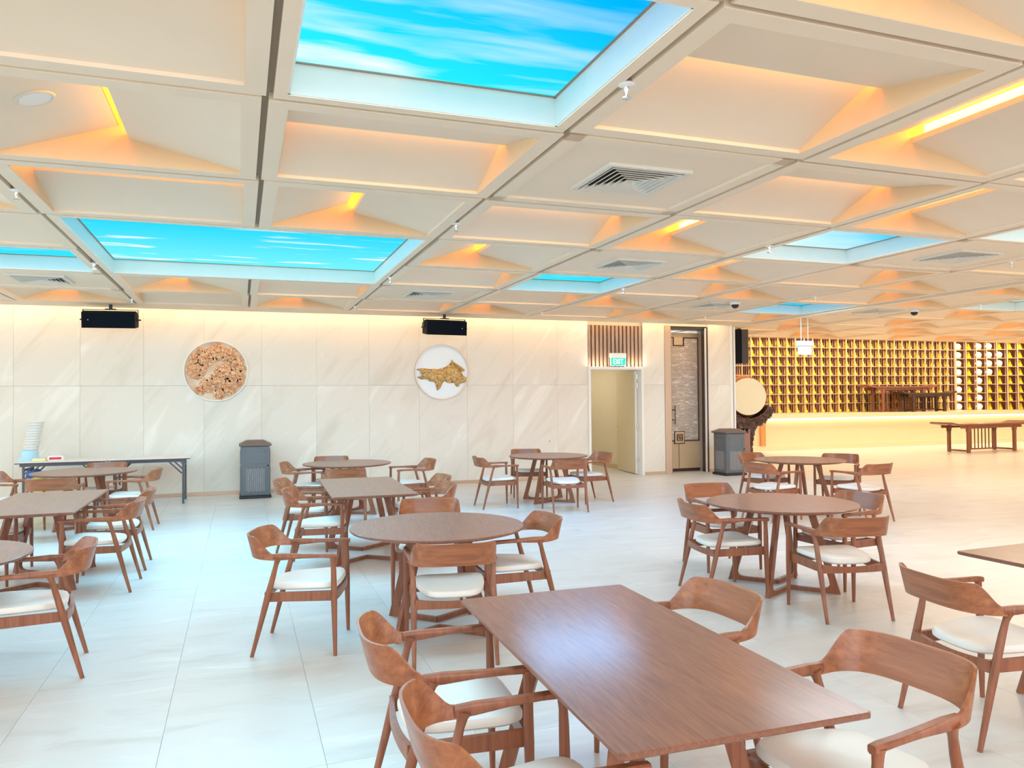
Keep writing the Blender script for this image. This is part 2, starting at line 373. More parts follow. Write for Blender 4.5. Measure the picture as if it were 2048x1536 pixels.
# textile inlay with the notch at its head
poly = [(9.10, 0.70), (9.95, 0.70), (9.95, 3.05), (9.58, 3.05), (9.58, 2.87), (9.31, 2.87), (9.31, 3.05), (9.10, 3.05)]
mt, nt, b = nm('rippled_silk')
tc = N(nt, 'ShaderNodeTexCoord'); mp = N(nt, 'ShaderNodeMapping'); mp.inputs['Scale'].default_value = (4, 1, 17)
nt.links.new(tc.outputs['Object'], mp.inputs['Vector']); nz = N(nt, 'ShaderNodeTexNoise', Scale=1.3, Detail=4.0, Distortion=1.2); nt.links.new(mp.outputs[0], nz.inputs['Vector'])
rp = ramp(nt, [(0.35, (0.44, 0.34, 0.27)), (0.55, (0.52, 0.42, 0.34)), (0.68, (0.80, 0.72, 0.62))]); nt.links.new(nz.outputs['Fac'], rp.inputs[0]); nt.links.new(rp.outputs[0], b.inputs['Base Color'])
bp = N(nt, 'ShaderNodeBump', Strength=0.5, Distance=0.02); nt.links.new(nz.outputs['Fac'], bp.inputs['Height']); nt.links.new(bp.outputs[0], b.inputs['Normal']); b.inputs['Roughness'].default_value = 0.4
M['silk'] = mt
MB().prism(poly, YD-0.012, YD, 'xz').build('silk_inlay', M['silk'], d2)
ed = MB(); q = poly+[poly[0]]
for (ax, az), (bx, bz) in zip(q[:-1], q[1:]):
    ed.box(min(ax, bx)-0.012, max(ax, bx)+0.012, YD-0.02, YD, min(az, bz)-0.012, max(az, bz)+0.012)
ed.build('inlay_border', M['bronze_dark'], d2)
md = MB().box(9.30, 9.57, YD-0.026, YD-0.005, 0.63, 0.92).build('medallion_rim', M['bronze_dark'], d2)
MB().cbox(9.318, 9.552, YD-0.034, YD-0.02, 0.648, 0.902, 0.004).build('medallion', M['bronze'], md)
sq = MB()
for k in (0.075, 0.055):
    for s in (-1, 1):
        sq.box(9.435+s*k-0.006, 9.435+s*k+0.006, YD-0.042, YD-0.03, 0.775-k, 0.775+k); sq.box(9.435-k, 9.435+k, YD-0.042, YD-0.03, 0.775+s*k-0.006, 0.775+s*k+0.006)
for (a, b_, c, d) in ((-.03, .03, .028, .038), (-.03, -.02, -.03, .03), (-.03, .03, -.004, .006), (.02, .03, -.035, .01), (-.02, .02, -.036, -.026), (0, .01, -.036, .03)):
    sq.box(9.435+a, 9.435+b_, YD-0.042, YD-0.03, 0.775+c, 0.775+d)
sq.build('seal_mark', M['bronze_dark'], md)
MB().box(9.425, 9.437, YD-0.003, YD+0.003, 0.08, 0.64).build('leaf_seam', M['bronze_dark'], d2)
hd = MB().tube([(9.30, YD-0.07, 1.08), (9.30, YD-0.07, 1.50)], 0.011, 8)
for z in (1.18, 1.40): hd.tube([(9.24, YD-0.07, z), (9.30, YD-0.07, z)], 0.012, 8); hd.tube([(9.24, YD-0.07, z), (9.24, YD, z)], 0.012, 8)
hd.build('pull_handle', M['bronze_dark'], d2, True)

# ------------------------------------------------------------------ ceiling grid
ceil = struct(MB().box(-8.2, 10.73, -4.2, YW+0.2, HC+0.46, HC+0.5).box(10.73, 32, -4.2, 17.3, HC+0.46, HC+0.5).box(10.6, 32, 17.1, 21.6, 4.7, 4.75).build('ceiling', M['ceil']))
BEAM = 0.22
def panel_meshes(W_, D_):
    """coffer N: ridge along local y, gable at +y, lower lipped facet on +x; centred on the cell"""
    g, f = 0.029, 0.105
    w, d = W_/2-g, D_/2-0.008
    a, b_ = w-f, d-f
    zc = HC
    fr = MB()
    fr.box(-w, -a, -d, d, zc, zc+0.05); fr.box(a, w, -d, d, zc, zc+0.05); fr.box(-a, a, -d, -b_, zc, zc+0.05); fr.box(-a, a, b_, d, zc, zc+0.05)
    tw = 2*a; h1, h2 = zc+0.178*tw, zc+0.123*tw; lip = 0.027*tw
    um = 0.0; xl, xr = um-0.031*tw, um+0.013*tw
    z0 = zc+0.022; t = 0.012
    fl = MB().add([(-a, -b_, z0), (-a, b_, z0), (xl, b_, h1), (xl, -b_, h1), (-a, -b_, z0+t), (-a, b_, z0+t), (xl, b_, h1+t), (xl, -b_, h1+t)],
                  [(0,1,2,3),(4,7,6,5),(0,4,5,1),(1,5,6,2),(2,6,7,3),(3,7,4,0)])
    fr_ = MB().add([(a, -b_, z0), (a, b_, z0), (xr, b_, h2), (xr, -b_, h2), (a, -b_, z0+t), (a, b_, z0+t), (xr+0.008, b_, h2+lip), (xr+0.008, -b_, h2+lip), (xr, b_, h2+lip), (xr, -b_, h2+lip), (xr+0.008, b_, h2+t), (xr+0.008, -b_, h2+t)],
                   [(0,3,2,1),(4,5,10,11),(0,1,5,4),(3,9,8,2),(9,7,6,8),(7,11,10,6),(1,2,10,5),(2,8,6,10),(0,4,11,3),(3,11,7,9)])
    zt_ = zc+0.27*tw; xw = xr+0.085*tw
    def gable(y0, y1):
        return MB().prism([(-a, z0-0.02), (a, z0-0.02), (a, z0+0.01), (xw, h2+0.03), (xw, zt_), (xl, zt_), (xl, h1+0.01), (-a, z0+0.01)], y0, y1, 'xz')
    e1 = gable(b_-0.002, b_+0.012); e2 = gable(-b_-0.012, -b_+0.002)
    cv = MB().box(xw, xw+0.012, -b_, b_, h2+0.02, zt_); cv.box(xl-0.012, xl, -b_, b_, h1, zt_); cv.box(xl, xw, -b_, b_, zt_, zt_+0.012)
    zs = h1+0.40*(xw-xl)
    ls = MB().box(xw-0.010, xw-0.002, -b_+0.004, b_-0.004, zs-0.105, zs-0.012)
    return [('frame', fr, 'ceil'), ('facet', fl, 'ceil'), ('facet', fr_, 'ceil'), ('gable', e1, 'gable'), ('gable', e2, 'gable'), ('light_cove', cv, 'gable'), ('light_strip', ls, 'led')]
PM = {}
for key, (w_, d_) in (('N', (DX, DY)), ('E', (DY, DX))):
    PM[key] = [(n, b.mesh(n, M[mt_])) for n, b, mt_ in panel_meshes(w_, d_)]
flat = MB()
w_, d_ = DX/2-0.029, DY/2-0.008
flat.box(-w_, w_, -d_, d_, HC+0.022, HC+0.05)
for s in (-1, 1):
    flat.box(min(s*w_, s*(w_-.105)), max(s*w_, s*(w_-.105)), -d_, d_, HC, HC+0.023)
    flat.box(-w_, w_, min(s*d_, s*(d_-.105)), max(s*d_, s*(d_-.105)), HC, HC+0.023)
flat_me = flat.mesh('ceiling_panel', M['ceil'])
def cell_xy(i, j):
    x = X0+DX*(i+0.5)+(BEAM if i >= 6 else 0); y = Y0+DY*(j+0.5); return x, y
def add_panel(i, j, typ):
    x, y = cell_xy(i, j)
    if typ == 'V':
        o = obj('ceiling_panel', flat_me, ceil); o.location = (x, y, 0); return o
    key = 'N' if typ in 'NS' else 'E'; rz = {'N': 0, 'S': PI, 'E': -PI/2, 'W': PI/2}[typ]
    parts = PM[key]
    o = obj('ceiling_panel', parts[0][1], ceil); o.location = (x, y, 0); o.rotation_euler = (0, 0, rz)
    for n, me in parts[1:]: obj(n, me, o)
    return o
MAP = {}
def setrow(j, i0, s):
    for k, c in enumerate(s):
        MAP[(i0+k, j)] = c
#            i = -3 ..            (letters N E W S panels, V vent, K skylight, D double skylight)
setrow(-1, -3, 'VWNVNNEN')
setrow(0, -3, 'WNWKENEN')
setrow(1, -3, 'NWNEVENKN')
setrow(2, -3, 'WNWNENKVEN')
setrow(3, -3, 'NWDDNVNENV')
setrow(4, -3, 'WKDDEKENENK')
setrow(5, -3, 'NVNEVENVKVEN')
setrow(6, -3, 'WNWNENENEENN')
setrow(7, 6, 'ENENENENEN')
setrow(8, 6, 'NENEENENNEN')
setrow(6, 6, 'NENEEENENE'); setrow(5, 6, 'VENEENNE'); setrow(4, 6, 'NKEEN'); setrow(3, 6, 'NVEN')
MAP[(6, 5)] = 'V'; MAP[(7, 3)] = 'V'
cells = []
for j in range(-2, 9):
    for i in range(-5, 18):
        if i < 6 and j > 6: continue
        if (i, j) in MAP: cells.append((i, j, MAP[(i, j)]))
speaker_facet = None
for i, j, c in cells:
    if c in 'KD': continue
    p = add_panel(i, j, c)
# plain panels for every other cell of the grid, out of the picture, joined into one
fill = MB()
for j in range(-4, 9):
    for i in range(-5, 18):
        if (i, j) in MAP or (i < 6 and j > 6): continue
        x, y = cell_xy(i, j); fill.box(x-w_, x+w_, y-d_, y+d_, HC, HC+0.03)
tag(fill.build('far_panels', M['ceil'], ceil), kind='stuff')
# soffit along the wall, the beam, fascia, dark groove channels and light slot
MB().box(-8, 10.73, Y0+7*DY, 14.46, HC, HC+0.06).build('soffit', M['ceil'], ceil)
MB().box(-8, 10.6, 14.44, 14.47, HC, HC+0.20).build('cove_lip', M['ceil'], ceil)
MB().box(-8, 10.56, 14.50, 14.53, HC+0.10, HC+0.12).build('cove_light', M['led_cove'], ceil)
MB().box(-8.2, 10.6, 14.47, YW+0.1, HC+0.40, HC+0.46).build('cove_top', M['ceil'], ceil)
bx = X0+6*DX
MB().box(bx+0.03, bx+BEAM-0.03, -4, 14.46, HC-0.03, HC+0.06).box(bx+BEAM-0.03, bx+BEAM, 13.86, 17.3, HC, HC+0.06).build('beam', M['ceil'], ceil)
MB().box(10.73, 32, Y0+9*DY, 17.28, HC, HC+0.06).box(10.73, 32, 17.24, 17.30, HC, 4.72).build('fascia', M['ceil'], ceil)
MB().box(10.75, 31, 17.30, 17.33, HC+0.06, HC+0.08).build('cove_light', M['led_cove'], ceil)
gm = MB()
for i in range(-5, 19):
    x = X0+DX*i+(BEAM if i > 6 else 0)
    y1 = 13.86 if i < 6 else 17.1
    segs = [(-4, y1)]
    if i == 0: segs = [(-4, Y0+3*DY), (Y0+5*DY, y1)]
    for a, b_ in segs: gm.box(x-0.03, x+0.03, a, b_, HC+0.045, HC+0.06)
gm.build('groove_channel', M['groove'], ceil)
gs = MB()
for j in range(-4, 10):
    y = Y0+DY*j
    for i in range(-5, 18):
        if i < 6 and j > 7: continue
        if j == 4 and i in (-1, 0): continue
        x, _ = cell_xy(i, 0); gs.box(x-w_, x+w_, y-0.012, y+0.012, HC+0.012, HC+0.02)
gs.build('seam', M['ceil'], ceil)

# ------------------------------------------------------------------ sky panels
def skylight(x0, x1, y0, y1, label, mat, power=62, lcol=(0.46, 0.78, 1.0)):
    cx, cy = (x0+x1)/2, (y0+y1)/2; w, d = (x1-x0)/2-0.029, (y1-y0)/2-0.008; f = 0.07; hr = 0.17
    t = thing('skylight', label, 'skylight', (cx, cy, HC), 0, 'square sky panels in the ceiling')
    fr = MB().box(-w, -w+f, -d, d, 0, 0.05).box(w-f, w, -d, d, 0, 0.05).box(-w+f, w-f, -d, -d+f, 0, 0.05).box(-w+f, w-f, d-f, d, 0, 0.05)
    fr.build('frame', M['ceil'], t)
    a, b_ = w-f, d-f; k = 0.012
    for (p0, p1, q0, q1) in ((-a, -a+k, -b_, b_), (a-k, a, -b_, b_), (-a, a, -b_, -b_+k), (-a, a, b_-k, b_)):
        MB().box(p0, p1, q0, q1, 0.004, hr).build('reveal', M['reveal'], t)
    MB().box(-a, a, -b_, b_, hr+0.004, hr+0.02).build('sky_picture', mat, t)
    e = 0.012
    MB().box(-a+k, -a+k+e, -b_, b_, hr-0.004, hr+0.004).box(a-k-e, a-k, -b_, b_, hr-0.004, hr+0.004).box(-a, a, -b_+k, -b_+k+e, hr-0.004, hr+0.004).box(-a, a, b_-k-e, b_-k, hr-0.004, hr+0.004).build('glass_bead', M['groove'], t)
    lamp = area('sky_panel_lamp', (cx, cy, HC+0.006), (0, 0, 0), 2*a-0.06, 2*b_-0.06, power, lcol)
    return t
def cellbox(i, j): x, y = cell_xy(i, j); return x-DX/2, x+DX/2, y-DY/2, y+DY/2
CY, DB, PALE = (0.0, 0.62, 1.0), (0.0, 0.47, 1.0), (0.45, 0.95, 1.0)
skylight(*cellbox(0, 0), 'largest nearest ceiling sky panel, blue with long diagonal cloud streaks', sky_mat('sky_streaks', (0.0, 0.46, 1.0), (0.02, 0.85, 1.0), (0.25, -0.62), 1.15, 1.45, (0.55, 3.3, 1), R(10), 0.45, 0.82, 1.0), 66, (0.42, 0.80, 1.0))
skylight(X0-DX, X0+DX, Y0+3*DY, Y0+5*DY, 'double-width cyan ceiling sky panel with thin white clouds, above wall speakers', sky_mat('sky_clouds', (0.0, 0.66, 1.0), (0.16, 0.86, 1.0), (0.0, -0.38), 1.6, 1.0, (0.7, 5.0, 1), R(-2), 0.575, 0.68, 1.0), 215, (0.27, 0.71, 1.0))
skylight(*cellbox(-2, 4), 'pale blue ceiling sky panel cut by the left edge of the photo', sky_mat('sky_plain_a', (0.0, 0.60, 1.0), (0.05, 0.78, 1.0), (0.0, -0.5), 0.5, 1.2, (0.8, 3, 1), 0, 0.5, 0.8))
skylight(*cellbox(2, 4), 'small plain cyan ceiling sky panel above and left of the exit sign', sky_mat('sky_plain_b', (0.0, 0.62, 1.0), (0.06, 0.80, 1.0), (0.2, -0.5), 0.4, 1.2, (0.8, 3, 1), 0, 0.5, 0.8), 80, (0.26, 0.55, 1.0))
skylight(*cellbox(3, 2), 'right-hand ceiling sky panel fading from cyan to white', sky_mat('sky_fade', (0.0, 0.60, 1.0), (0.75, 1.0, 1.0), (0.42, -0.42), 0.9, 0.9, (1, 2, 1), 0.4, 0.4, 0.8), 50, (0.92, 0.97, 1.0))
skylight(*cellbox(5, 5), 'small blue ceiling sky panel above the hanging white sign', sky_mat('sky_plain_c', (0.0, 0.50, 1.0), (0.03, 0.70, 1.0), (0.2, -0.4), 0.3, 1.2, (0.8, 3, 1), 0, 0.5, 0.8))
skylight(*cellbox(4, 1), 'white-looking ceiling sky panel cut by the right edge of the photo', sky_mat('sky_white', (0.45, 0.92, 1.0), (0.85, 1.0, 0.98), (0.3, -0.4), 1.0, 0.9, (1, 2, 1), 0.2, 0.4, 0.7), 45, (1.0, 0.93, 0.82))
skylight(*cellbox(7, 4), 'far-off pale ceiling sky panel on the warm right side beyond the beam', sky_mat('sky_pale', (0.50, 0.85, 0.85), (0.8, 0.95, 0.85), (0.3, -0.4), 0.5, 0.9, (1, 2, 1), 0.2, 0.4, 0.7, 0.8), 45, (1.0, 0.86, 0.65))

# ------------------------------------------------------------------ air vents: square louvre rings
def vent_meshes():
    out = [('duct_shade', MB().box(-0.30, 0.30, -0.30, 0.30, 0.012, 0.02).mesh('duct_shade', M['hole']))]  # flat black sheet stands for the unlit inside of the duct
    fr = MB()
    a = 0.33
    for (p0, p1, q0, q1) in ((-a, -0.29, -a, a), (0.29, a, -a, a), (-0.29, 0.29, -a, -0.29), (-0.29, 0.29, 0.29, a)): fr.box(p0, p1, q0, q1, -0.012, 0.012)
    out.append(('frame', fr.mesh('frame', M['vent'])))
    for k in range(6):
        r0 = 0.285-0.046*k; r1 = r0-0.036
        sq = lambda r, z: [(-r, -r, z), (r, -r, z), (r, r, z), (-r, r, z)]
        out.append(('louvre', MB().loft([sq(r0, -0.016), sq(r0-0.034, 0.011), sq(r0-0.038, 0.010), sq(r0-0.005, -0.019)], False, False).add(sq(r0, -0.016)+sq(r0-0.005, -0.019), [(0, 1, 5, 4), (1, 2, 6, 5), (2, 3, 7, 6), (3, 0, 4, 7)]).mesh('louvre', M['vent'])))
    return out
VM = vent_meshes()
for (i, j), lb in {(1, 1): 'largest square ceiling air vent, right of the nearest sky panel', (2, 3): 'square ceiling air vent in the next diagonal row, left of the fading sky panel',
                   (1, 5): 'square ceiling air vent near the wall, above the white round wall art', (-2, 5): 'square ceiling air vent at the left edge, above the left wall speaker',
                   (4, 2): 'square ceiling air vent at right, between two right-hand sky panels', (4, 5): 'flat-looking ceiling air vent beside the left dome camera',
                   (6, 5): 'small ceiling air vent beside the right dome camera beyond the beam', (7, 3): 'ceiling air vent cut by the right edge beyond the beam'}.items():
    x, y = cell_xy(i, j)
    t = thing('air_vent', lb, 'air vent', (x, y, HC+0.010), 0, 'square ceiling air vents')
    for n, me in VM: obj(n, me, t)

# sprinklers, cameras, downlights
spr = [('flange', MB().lathe([(0.0, 0.0), (0.042, 0.0), (0.045, -0.006), (0.03, -0.012), (0.0, -0.013)], 16).mesh('flange', M['white'], True)),
       ('nozzle', MB().lathe([(0.0, -0.01), (0.012, -0.01), (0.012, -0.035), (0.006, -0.045), (0.006, -0.07), (0.024, -0.072), (0.024, -0.076), (0.0, -0.078)], 10).mesh('nozzle', M['chrome'], True))]
sl_lab = {(1, .53): 'nearest ceiling sprinkler, beside the largest sky panel', (1, 2.56): 'ceiling sprinkler in the groove right of the double sky panel', (1, 4.57): 'ceiling sprinkler between double sky panel and wall air vent',
          (1, 6.6): 'ceiling sprinkler by the wall soffit, left of the right wall speaker', (3, 2.56): 'ceiling sprinkler at the near corner of the fading sky panel', (3, 4.6): 'ceiling sprinkler right of the small cyan sky panel',
          (-1, 2.52): 'ceiling sprinkler at the left edge, before the double sky panel', (-1, 4.55): 'ceiling sprinkler left of the double sky panel far corner', (-1, 6.6): 'ceiling sprinkler by the soffit above the left wall speaker',
          (5, 2.5): 'ceiling sprinkler by the right edge, near the right air vent', (5, 4.57): 'ceiling sprinkler above and left of the blue sky panel', (3, 6.6): 'ceiling sprinkler by the soffit above the exit door',
          (5, 6.5): 'ceiling sprinkler above the decorated bronze door', (7, 4.6): 'ceiling sprinkler right of the right dome camera', (7, 6.6): 'far ceiling sprinkler above and right of the hanging sign', (8, 6.6): 'far ceiling sprinkler before the golden shelving, toward the right', (7, 8.6): 'farthest ceiling sprinkler just before the golden shelving'}
for (i, j), lb in sl_lab.items():
    t = thing('sprinkler', lb, 'sprinkler', (X0+DX*i+(BEAM if i > 6 else 0), Y0+DY*j, HC+0.006), 0, 'ceiling sprinklers')
    for n, me in spr: obj(n, me, t)
cm = [('mount', MB().lathe([(0, 0), (0.09, 0), (0.092, -0.03), (0.08, -0.05), (0, -0.05)], 20).mesh('mount', M['white'], True)),
      ('dome', MB().lathe([(0.0, -0.05), (0.066, -0.05), (0.062, -0.075), (0.045, -0.10), (0.02, -0.112), (0, -0.114)], 20).mesh('dome', M['dark_glass'], True))]
for (x, y), lb in (((7.99, 11.0), 'white dome security camera above the exit and bronze doors'), ((12.05, 11.05), 'white dome security camera on the right ceiling beyond the beam')):
    t = thing('security_camera', lb, 'camera', (x, y, HC+0.02))
    for n, me in cm: obj(n, me, t)
# round ceiling speaker set in the left slope of a coffer
sx, sy = cell_xy(-1, 1)
tw = 2*(DX/2-0.134); slope = math.atan2(0.178*tw-0.022, (0.469*tw))
u = 0.511
px = sx-(DX/2-0.134)+u*tw*0.469; pz = HC+0.022+(0.178*tw-0.022)*u-0.003
rs = thing('ceiling_speaker', 'round white speaker set in the nearest left ceiling slope', 'speaker', (px, sy-0.01, pz)); rs.rotation_euler = (0, -slope, 0)
MB().lathe([(0, -0.004), (0.085, -0.004), (0.087, 0.0), (0, 0.002)], 32).build('grille', M['white'], rs, True)
MB().lathe([(0.088, 0.0), (0.092, -0.008), (0.105, -0.006), (0.108, 0.002), (0.088, 0.002)], 32).build('rim', M['vent'], rs, True)
dl = [('trim_ring', MB().lathe([(0.032, 0.001), (0.036, -0.006), (0.05, -0.004), (0.052, 0.001)], 20).mesh('trim_ring', M['white'], True)), ('lens', MB().lathe([(0, 0.0), (0.033, 0.0), (0.033, 0.003), (0, 0.003)], 16).mesh('lens', M['dark_glass'], True))]
for x, lb in ((-2.35, 'left soffit downlight beside the left wall speaker'), (-0.72, 'soffit downlight above the orange round wall art'), (0.95, 'soffit downlight midway between the two wall speakers'), (3.0, 'soffit downlight left of the right wall speaker'), (4.55, 'soffit downlight right of the right wall speaker'), (6.45, 'soffit downlight left of the exit sign')):
    t = thing('downlight', lb, 'downlight', (x, 14.18, HC), 0, 'small downlights in the soffit')
    for n, me in dl: obj(n, me, t)

# ------------------------------------------------------------------ wall speakers hung from the soffit
def wall_speaker(x, lb, flip):
    t = thing('wall_speaker', lb, 'speaker', (x, 14.05, HC), R(6)*flip)
    b = MB()
    prof = [(-0.13, -0.40), (0.11, -0.36), (0.13, -0.16), (-0.06, -0.11), (-0.15, -0.15)]
    b.loft([[(-0.40, p, q) for p, q in prof], [(0.40, p, q) for p, q in prof]], True, True, T(0, 0, 0))
    b.build('cabinet', M['black'], t)
    MB().add([(-0.385, -0.1365, -0.395), (0.385, -0.1365, -0.395), (0.385, -0.1535, -0.158), (-0.385, -0.1535, -0.158), (-0.385, -0.128, -0.395), (0.385, -0.128, -0.395), (0.385, -0.145, -0.158), (-0.385, -0.145, -0.158)], [(0,1,2,3),(4,7,6,5),(0,4,5,1),(1,5,6,2),(2,6,7,3),(3,7,4,0)]).build('grille', plain('blue_black_grille', (0.003, 0.006, 0.013), 0.7, spec=0.1), t)
    MB().lathe([(0, 0), (0.008, 0), (0.008, 0.004), (0, 0.004)], 10, T(0.30*flip, -0.149, -0.27, rx=R(90))).build('badge', M['chrome'], t)
    MB().box(-0.42, 0.42, -0.02, 0.02, -0.09, -0.082).box(-0.42, -0.412, -0.02, 0.02, -0.27, -0.082).box(0.412, 0.42, -0.02, 0.02, -0.27, -0.082).build('yoke', M['blackmetal'], t)
    MB().tube([(-0.46, 0, -0.25), (-0.40, 0, -0.25)], 0.012, 8).tube([(0.40, 0, -0.25), (0.46, 0, -0.25)], 0.012, 8).build('yoke_knob', M['blackmetal'], t)
    MB().tube([(0, 0, 0.0), (0, 0, -0.082)], 0.028, 12).box(-0.08, 0.08, -0.04, 0.04, -0.082, -0.07).build('hanger', M['blackmetal'], t)
wall_speaker(-2.0, 'black box speaker hanging under the soffit, above the folding tables', -1)
wall_speaker(3.66, 'black box speaker hanging under the soffit, above the white round art', 1)
t = thing('column_speaker', 'tall black speaker mounted beside the wall end, above the drum', 'speaker', (11.12, 15.15, 2.47), R(-8))
MB().cbox(-0.16, -0.03, -0.13, 0.13, 0, 0.80, 0.006).build('side_cheek', M['black'], t)
MB().cbox(-0.03, 0.14, -0.15, 0.13, 0, 0.80, 0.008).build('cabinet', plain('charcoal_cabinet', (0.05, 0.048, 0.05), 0.5), t)
MB().box(-0.38, -0.1, 0.0, 0.04, 0.60, 0.66).box(-0.05, 0.02, -0.03, 0.03, 0.80, 0.83).build('bracket', M['blackmetal'], t)

# hanging sign seen from its back
t = thing('hanging_sign', 'blank white sign box hanging on two rods at right', 'sign', (10.64, 12.4, HC))
MB().tube([(-0.085, 0, 0), (-0.085, 0, -0.50)], 0.008, 8).tube([(0.085, 0, 0), (0.085, 0, -0.50)], 0.008, 8).build('rod', M['white'], t)
MB().cbox(-0.195, 0.195, -0.04, 0.04, -0.60, -0.50, 0.005).build('housing', M['white'], t)
MB().cbox(-0.165, 0.165, -0.015, 0.015, -0.78, -0.60, 0.003).build('sign_plate', plain('lilac_white', (0.84, 0.83, 0.90), 0.3), t)

# small white socket on the wall
t = thing('wall_socket', 'tiny white round wall fitting left of the open door', 'socket', (6.10, YW, 0.80))
MB().lathe([(0, 0), (0.03, 0), (0.03, 0.012), (0.02, 0.02), (0, 0.02)], 14, T(rx=R(90))).build('plate', M['white'], t, True)
MB().lathe([(0, 0.018), (0.012, 0.018), (0.010, 0.03), (0, 0.03)], 10, T(rx=R(90))).build('pin', M['blackmetal'], t, True)

# ------------------------------------------------------------------ round wall art
def ring(r0, r1, y0, y1, n=64):
    prof = [(r0, y0), (r1, y0), (r1, y1), (r0, y1)]
    return [[(r*math.cos(2*PI*k/n), -y, r*math.sin(2*PI*k/n)) for r, y in prof] for k in range(n)]
def add_ring(b, *a, **k):
    rs_ = ring(*a, **k); n = len(rs_); vs = [p for r in rs_ for p in r]; fs = []
    for i in range(n):
        for j in range(4): fs.append((i*4+j, i*4+(j+1) % 4, ((i+1) % n)*4+(j+1) % 4, ((i+1) % n)*4+j))
    return b.add(vs, fs)
def disc(b, r, y0, y1, n=64):
    return b.loft([[(r*math.cos(2*PI*k/n), -y, r*math.sin(2*PI*k/n)) for k in range(n)] for y in (y0, y1)])
a1 = thing('wall_art', 'round wall art with carved orange flower relief, above the grey bin', 'wall art', (-0.40, YW, 2.235))
mt, nt, b = nm('peach_lacquer'); tc = N(nt, 'ShaderNodeTexCoord'); nz = N(nt, 'ShaderNodeTexNoise', Scale=3.0, Detail=3.0); nt.links.new(tc.outputs['Object'], nz.inputs['Vector'])
rp = ramp(nt, [(0.4, (0.68, 0.46, 0.30)), (0.65, (0.82, 0.66, 0.48))]); nt.links.new(nz.outputs['Fac'], rp.inputs[0]); nt.links.new(rp.outputs[0], b.inputs['Base Color']); M['peach'] = mt
disc(MB(), 0.535, 0.0, 0.02).build('backing_disc', M['peach'], a1)
add_ring(MB(), 0.53, 0.548, 0.0, 0.045).build('frame', M['white_frame'], a1, True)
mt, nt, b = nm('orange_relief'); tc = N(nt, 'ShaderNodeTexCoord'); nz = N(nt, 'ShaderNodeTexNoise', Scale=22.0, Detail=5.0, Distortion=1.5); nt.links.new(tc.outputs['Object'], nz.inputs['Vector'])
rp = ramp(nt, [(0.32, (0.50, 0.19, 0.09)), (0.5, (0.74, 0.36, 0.17)), (0.62, (0.95, 0.66, 0.40))]); nt.links.new(nz.outputs['Fac'], rp.inputs[0]); nt.links.new(rp.outputs[0], b.inputs['Base Color'])
bp = N(nt, 'ShaderNodeBump', Strength=0.9, Distance=0.02); nt.links.new(nz.outputs['Fac'], bp.inputs['Height']); nt.links.new(bp.outputs[0], b.inputs['Normal']); M['relief'] = mt
rnd = random.Random(5)
def flower(b, fx, fz, fr, base):
    for layer in range(3):
        rr = fr*(1-0.30*layer); n = 9-2*layer
        for k in range(n):
            a = 2*PI*k/n+layer*0.35+rnd.uniform(-.15, .15)
            cx_, cz_ = fx+math.cos(a)*rr*0.62, fz+math.sin(a)*rr*0.62
            pr = rr*0.46*rnd.uniform(.85, 1.15); y = base+0.010*layer
            if math.hypot(cx_, cz_)+pr > 0.525: continue
            pts = [(cx_+pr*math.cos(t_)*(1+0.10*math.sin(5*t_+k)), -y, cz_+pr*math.sin(t_)*(1+0.10*math.sin(5*t_+k))) for t_ in [2*PI*q/14 for q in range(14)]]
            top = [(cx_+(p[0]-cx_)*0.6, -y-0.012, cz_+(p[2]-cz_)*0.6) for p in pts]
            b.loft([[(p[0], -0.018, p[2]) for p in pts], pts, top])
for fx, fz, fr in ((-.33, .02, .17), (-.18, .22, .17), (.02, .33, .16), (.22, .28, .15), (.36, .10, .16), (.33, -.10, .17), (.12, -.04, .16), (.03, -.22, .18), (-.14, -.26, .13), (.24, -.30, .17), (.06, -.40, .11), (-.28, -.36, .09), (-.38, .20, .11), (.40, -.20, .10), (-.30, .36, .09)):
    fb = MB(); flower(fb, fx, fz, fr, 0.024)
    if fb.v: fb.build('flower', M['relief'], a1, True)
a2 = thing('wall_art', 'round white wall art with a golden driftwood-shaped relief, left of the door', 'wall art', (3.79, YW, 2.235))
disc(MB(), 0.535, 0.0, 0.02).build('backing_disc', plain('white_lacquer', (0.88, 0.92, 0.92), 0.3), a2)
add_ring(MB(), 0.532, 0.548, 0.0, 0.04).build('frame', M['copper'], a2, True)
pp = [(525,800),(620,780),(720,790),(800,800),(880,792),(960,800),(1020,785),(1080,770),(1130,752),(1180,730),(1215,690),(1240,660),(1243,630),(1250,603),(1275,630),(1295,660),(1310,700),(1330,740),(1360,775),(1390,800),(1430,805),(1455,790),(1480,785),(1510,795),(1525,820),(1505,845),(1480,850),(1430,860),(1450,890),(1480,920),(1530,960),(1570,965),(1562,1010),(1545,1060),(1480,1060),(1430,1090),(1415,1120),(1400,1150),(1370,1165),(1340,1145),(1320,1120),(1290,1070),(1250,1080),(1200,1085),(1150,1070),(1100,1045),(1070,1060),(1050,1085),(1020,1160),(985,1200),(950,1230),(935,1220),(935,1170),(930,1120),(910,1085),(890,1060),(800,1050),(770,1035),(750,1010),(690,1000),(620,1010),(570,985),(530,965),(600,938),(640,950),(680,962),(740,965),(800,966),(850,942),(780,930),(700,915),(640,900),(580,885),(620,850),(570,838),(540,825)]
k = 0.537/545
P2 = [((x-1045)*k, -(y-855)*k) for x, y in pp]
bm = bmesh.new()
vs = [bm.verts.new((x, -0.02, z)) for x, z in P2]; f = bm.faces.new(vs)
bmesh.ops.triangulate(bm, faces=[f])
bmesh.ops.subdivide_edges(bm, edges=bm.edges[:], cuts=2, use_grid_fill=True)
bedge = {v for e in bm.edges if len(e.link_faces) == 1 for v in e.verts}
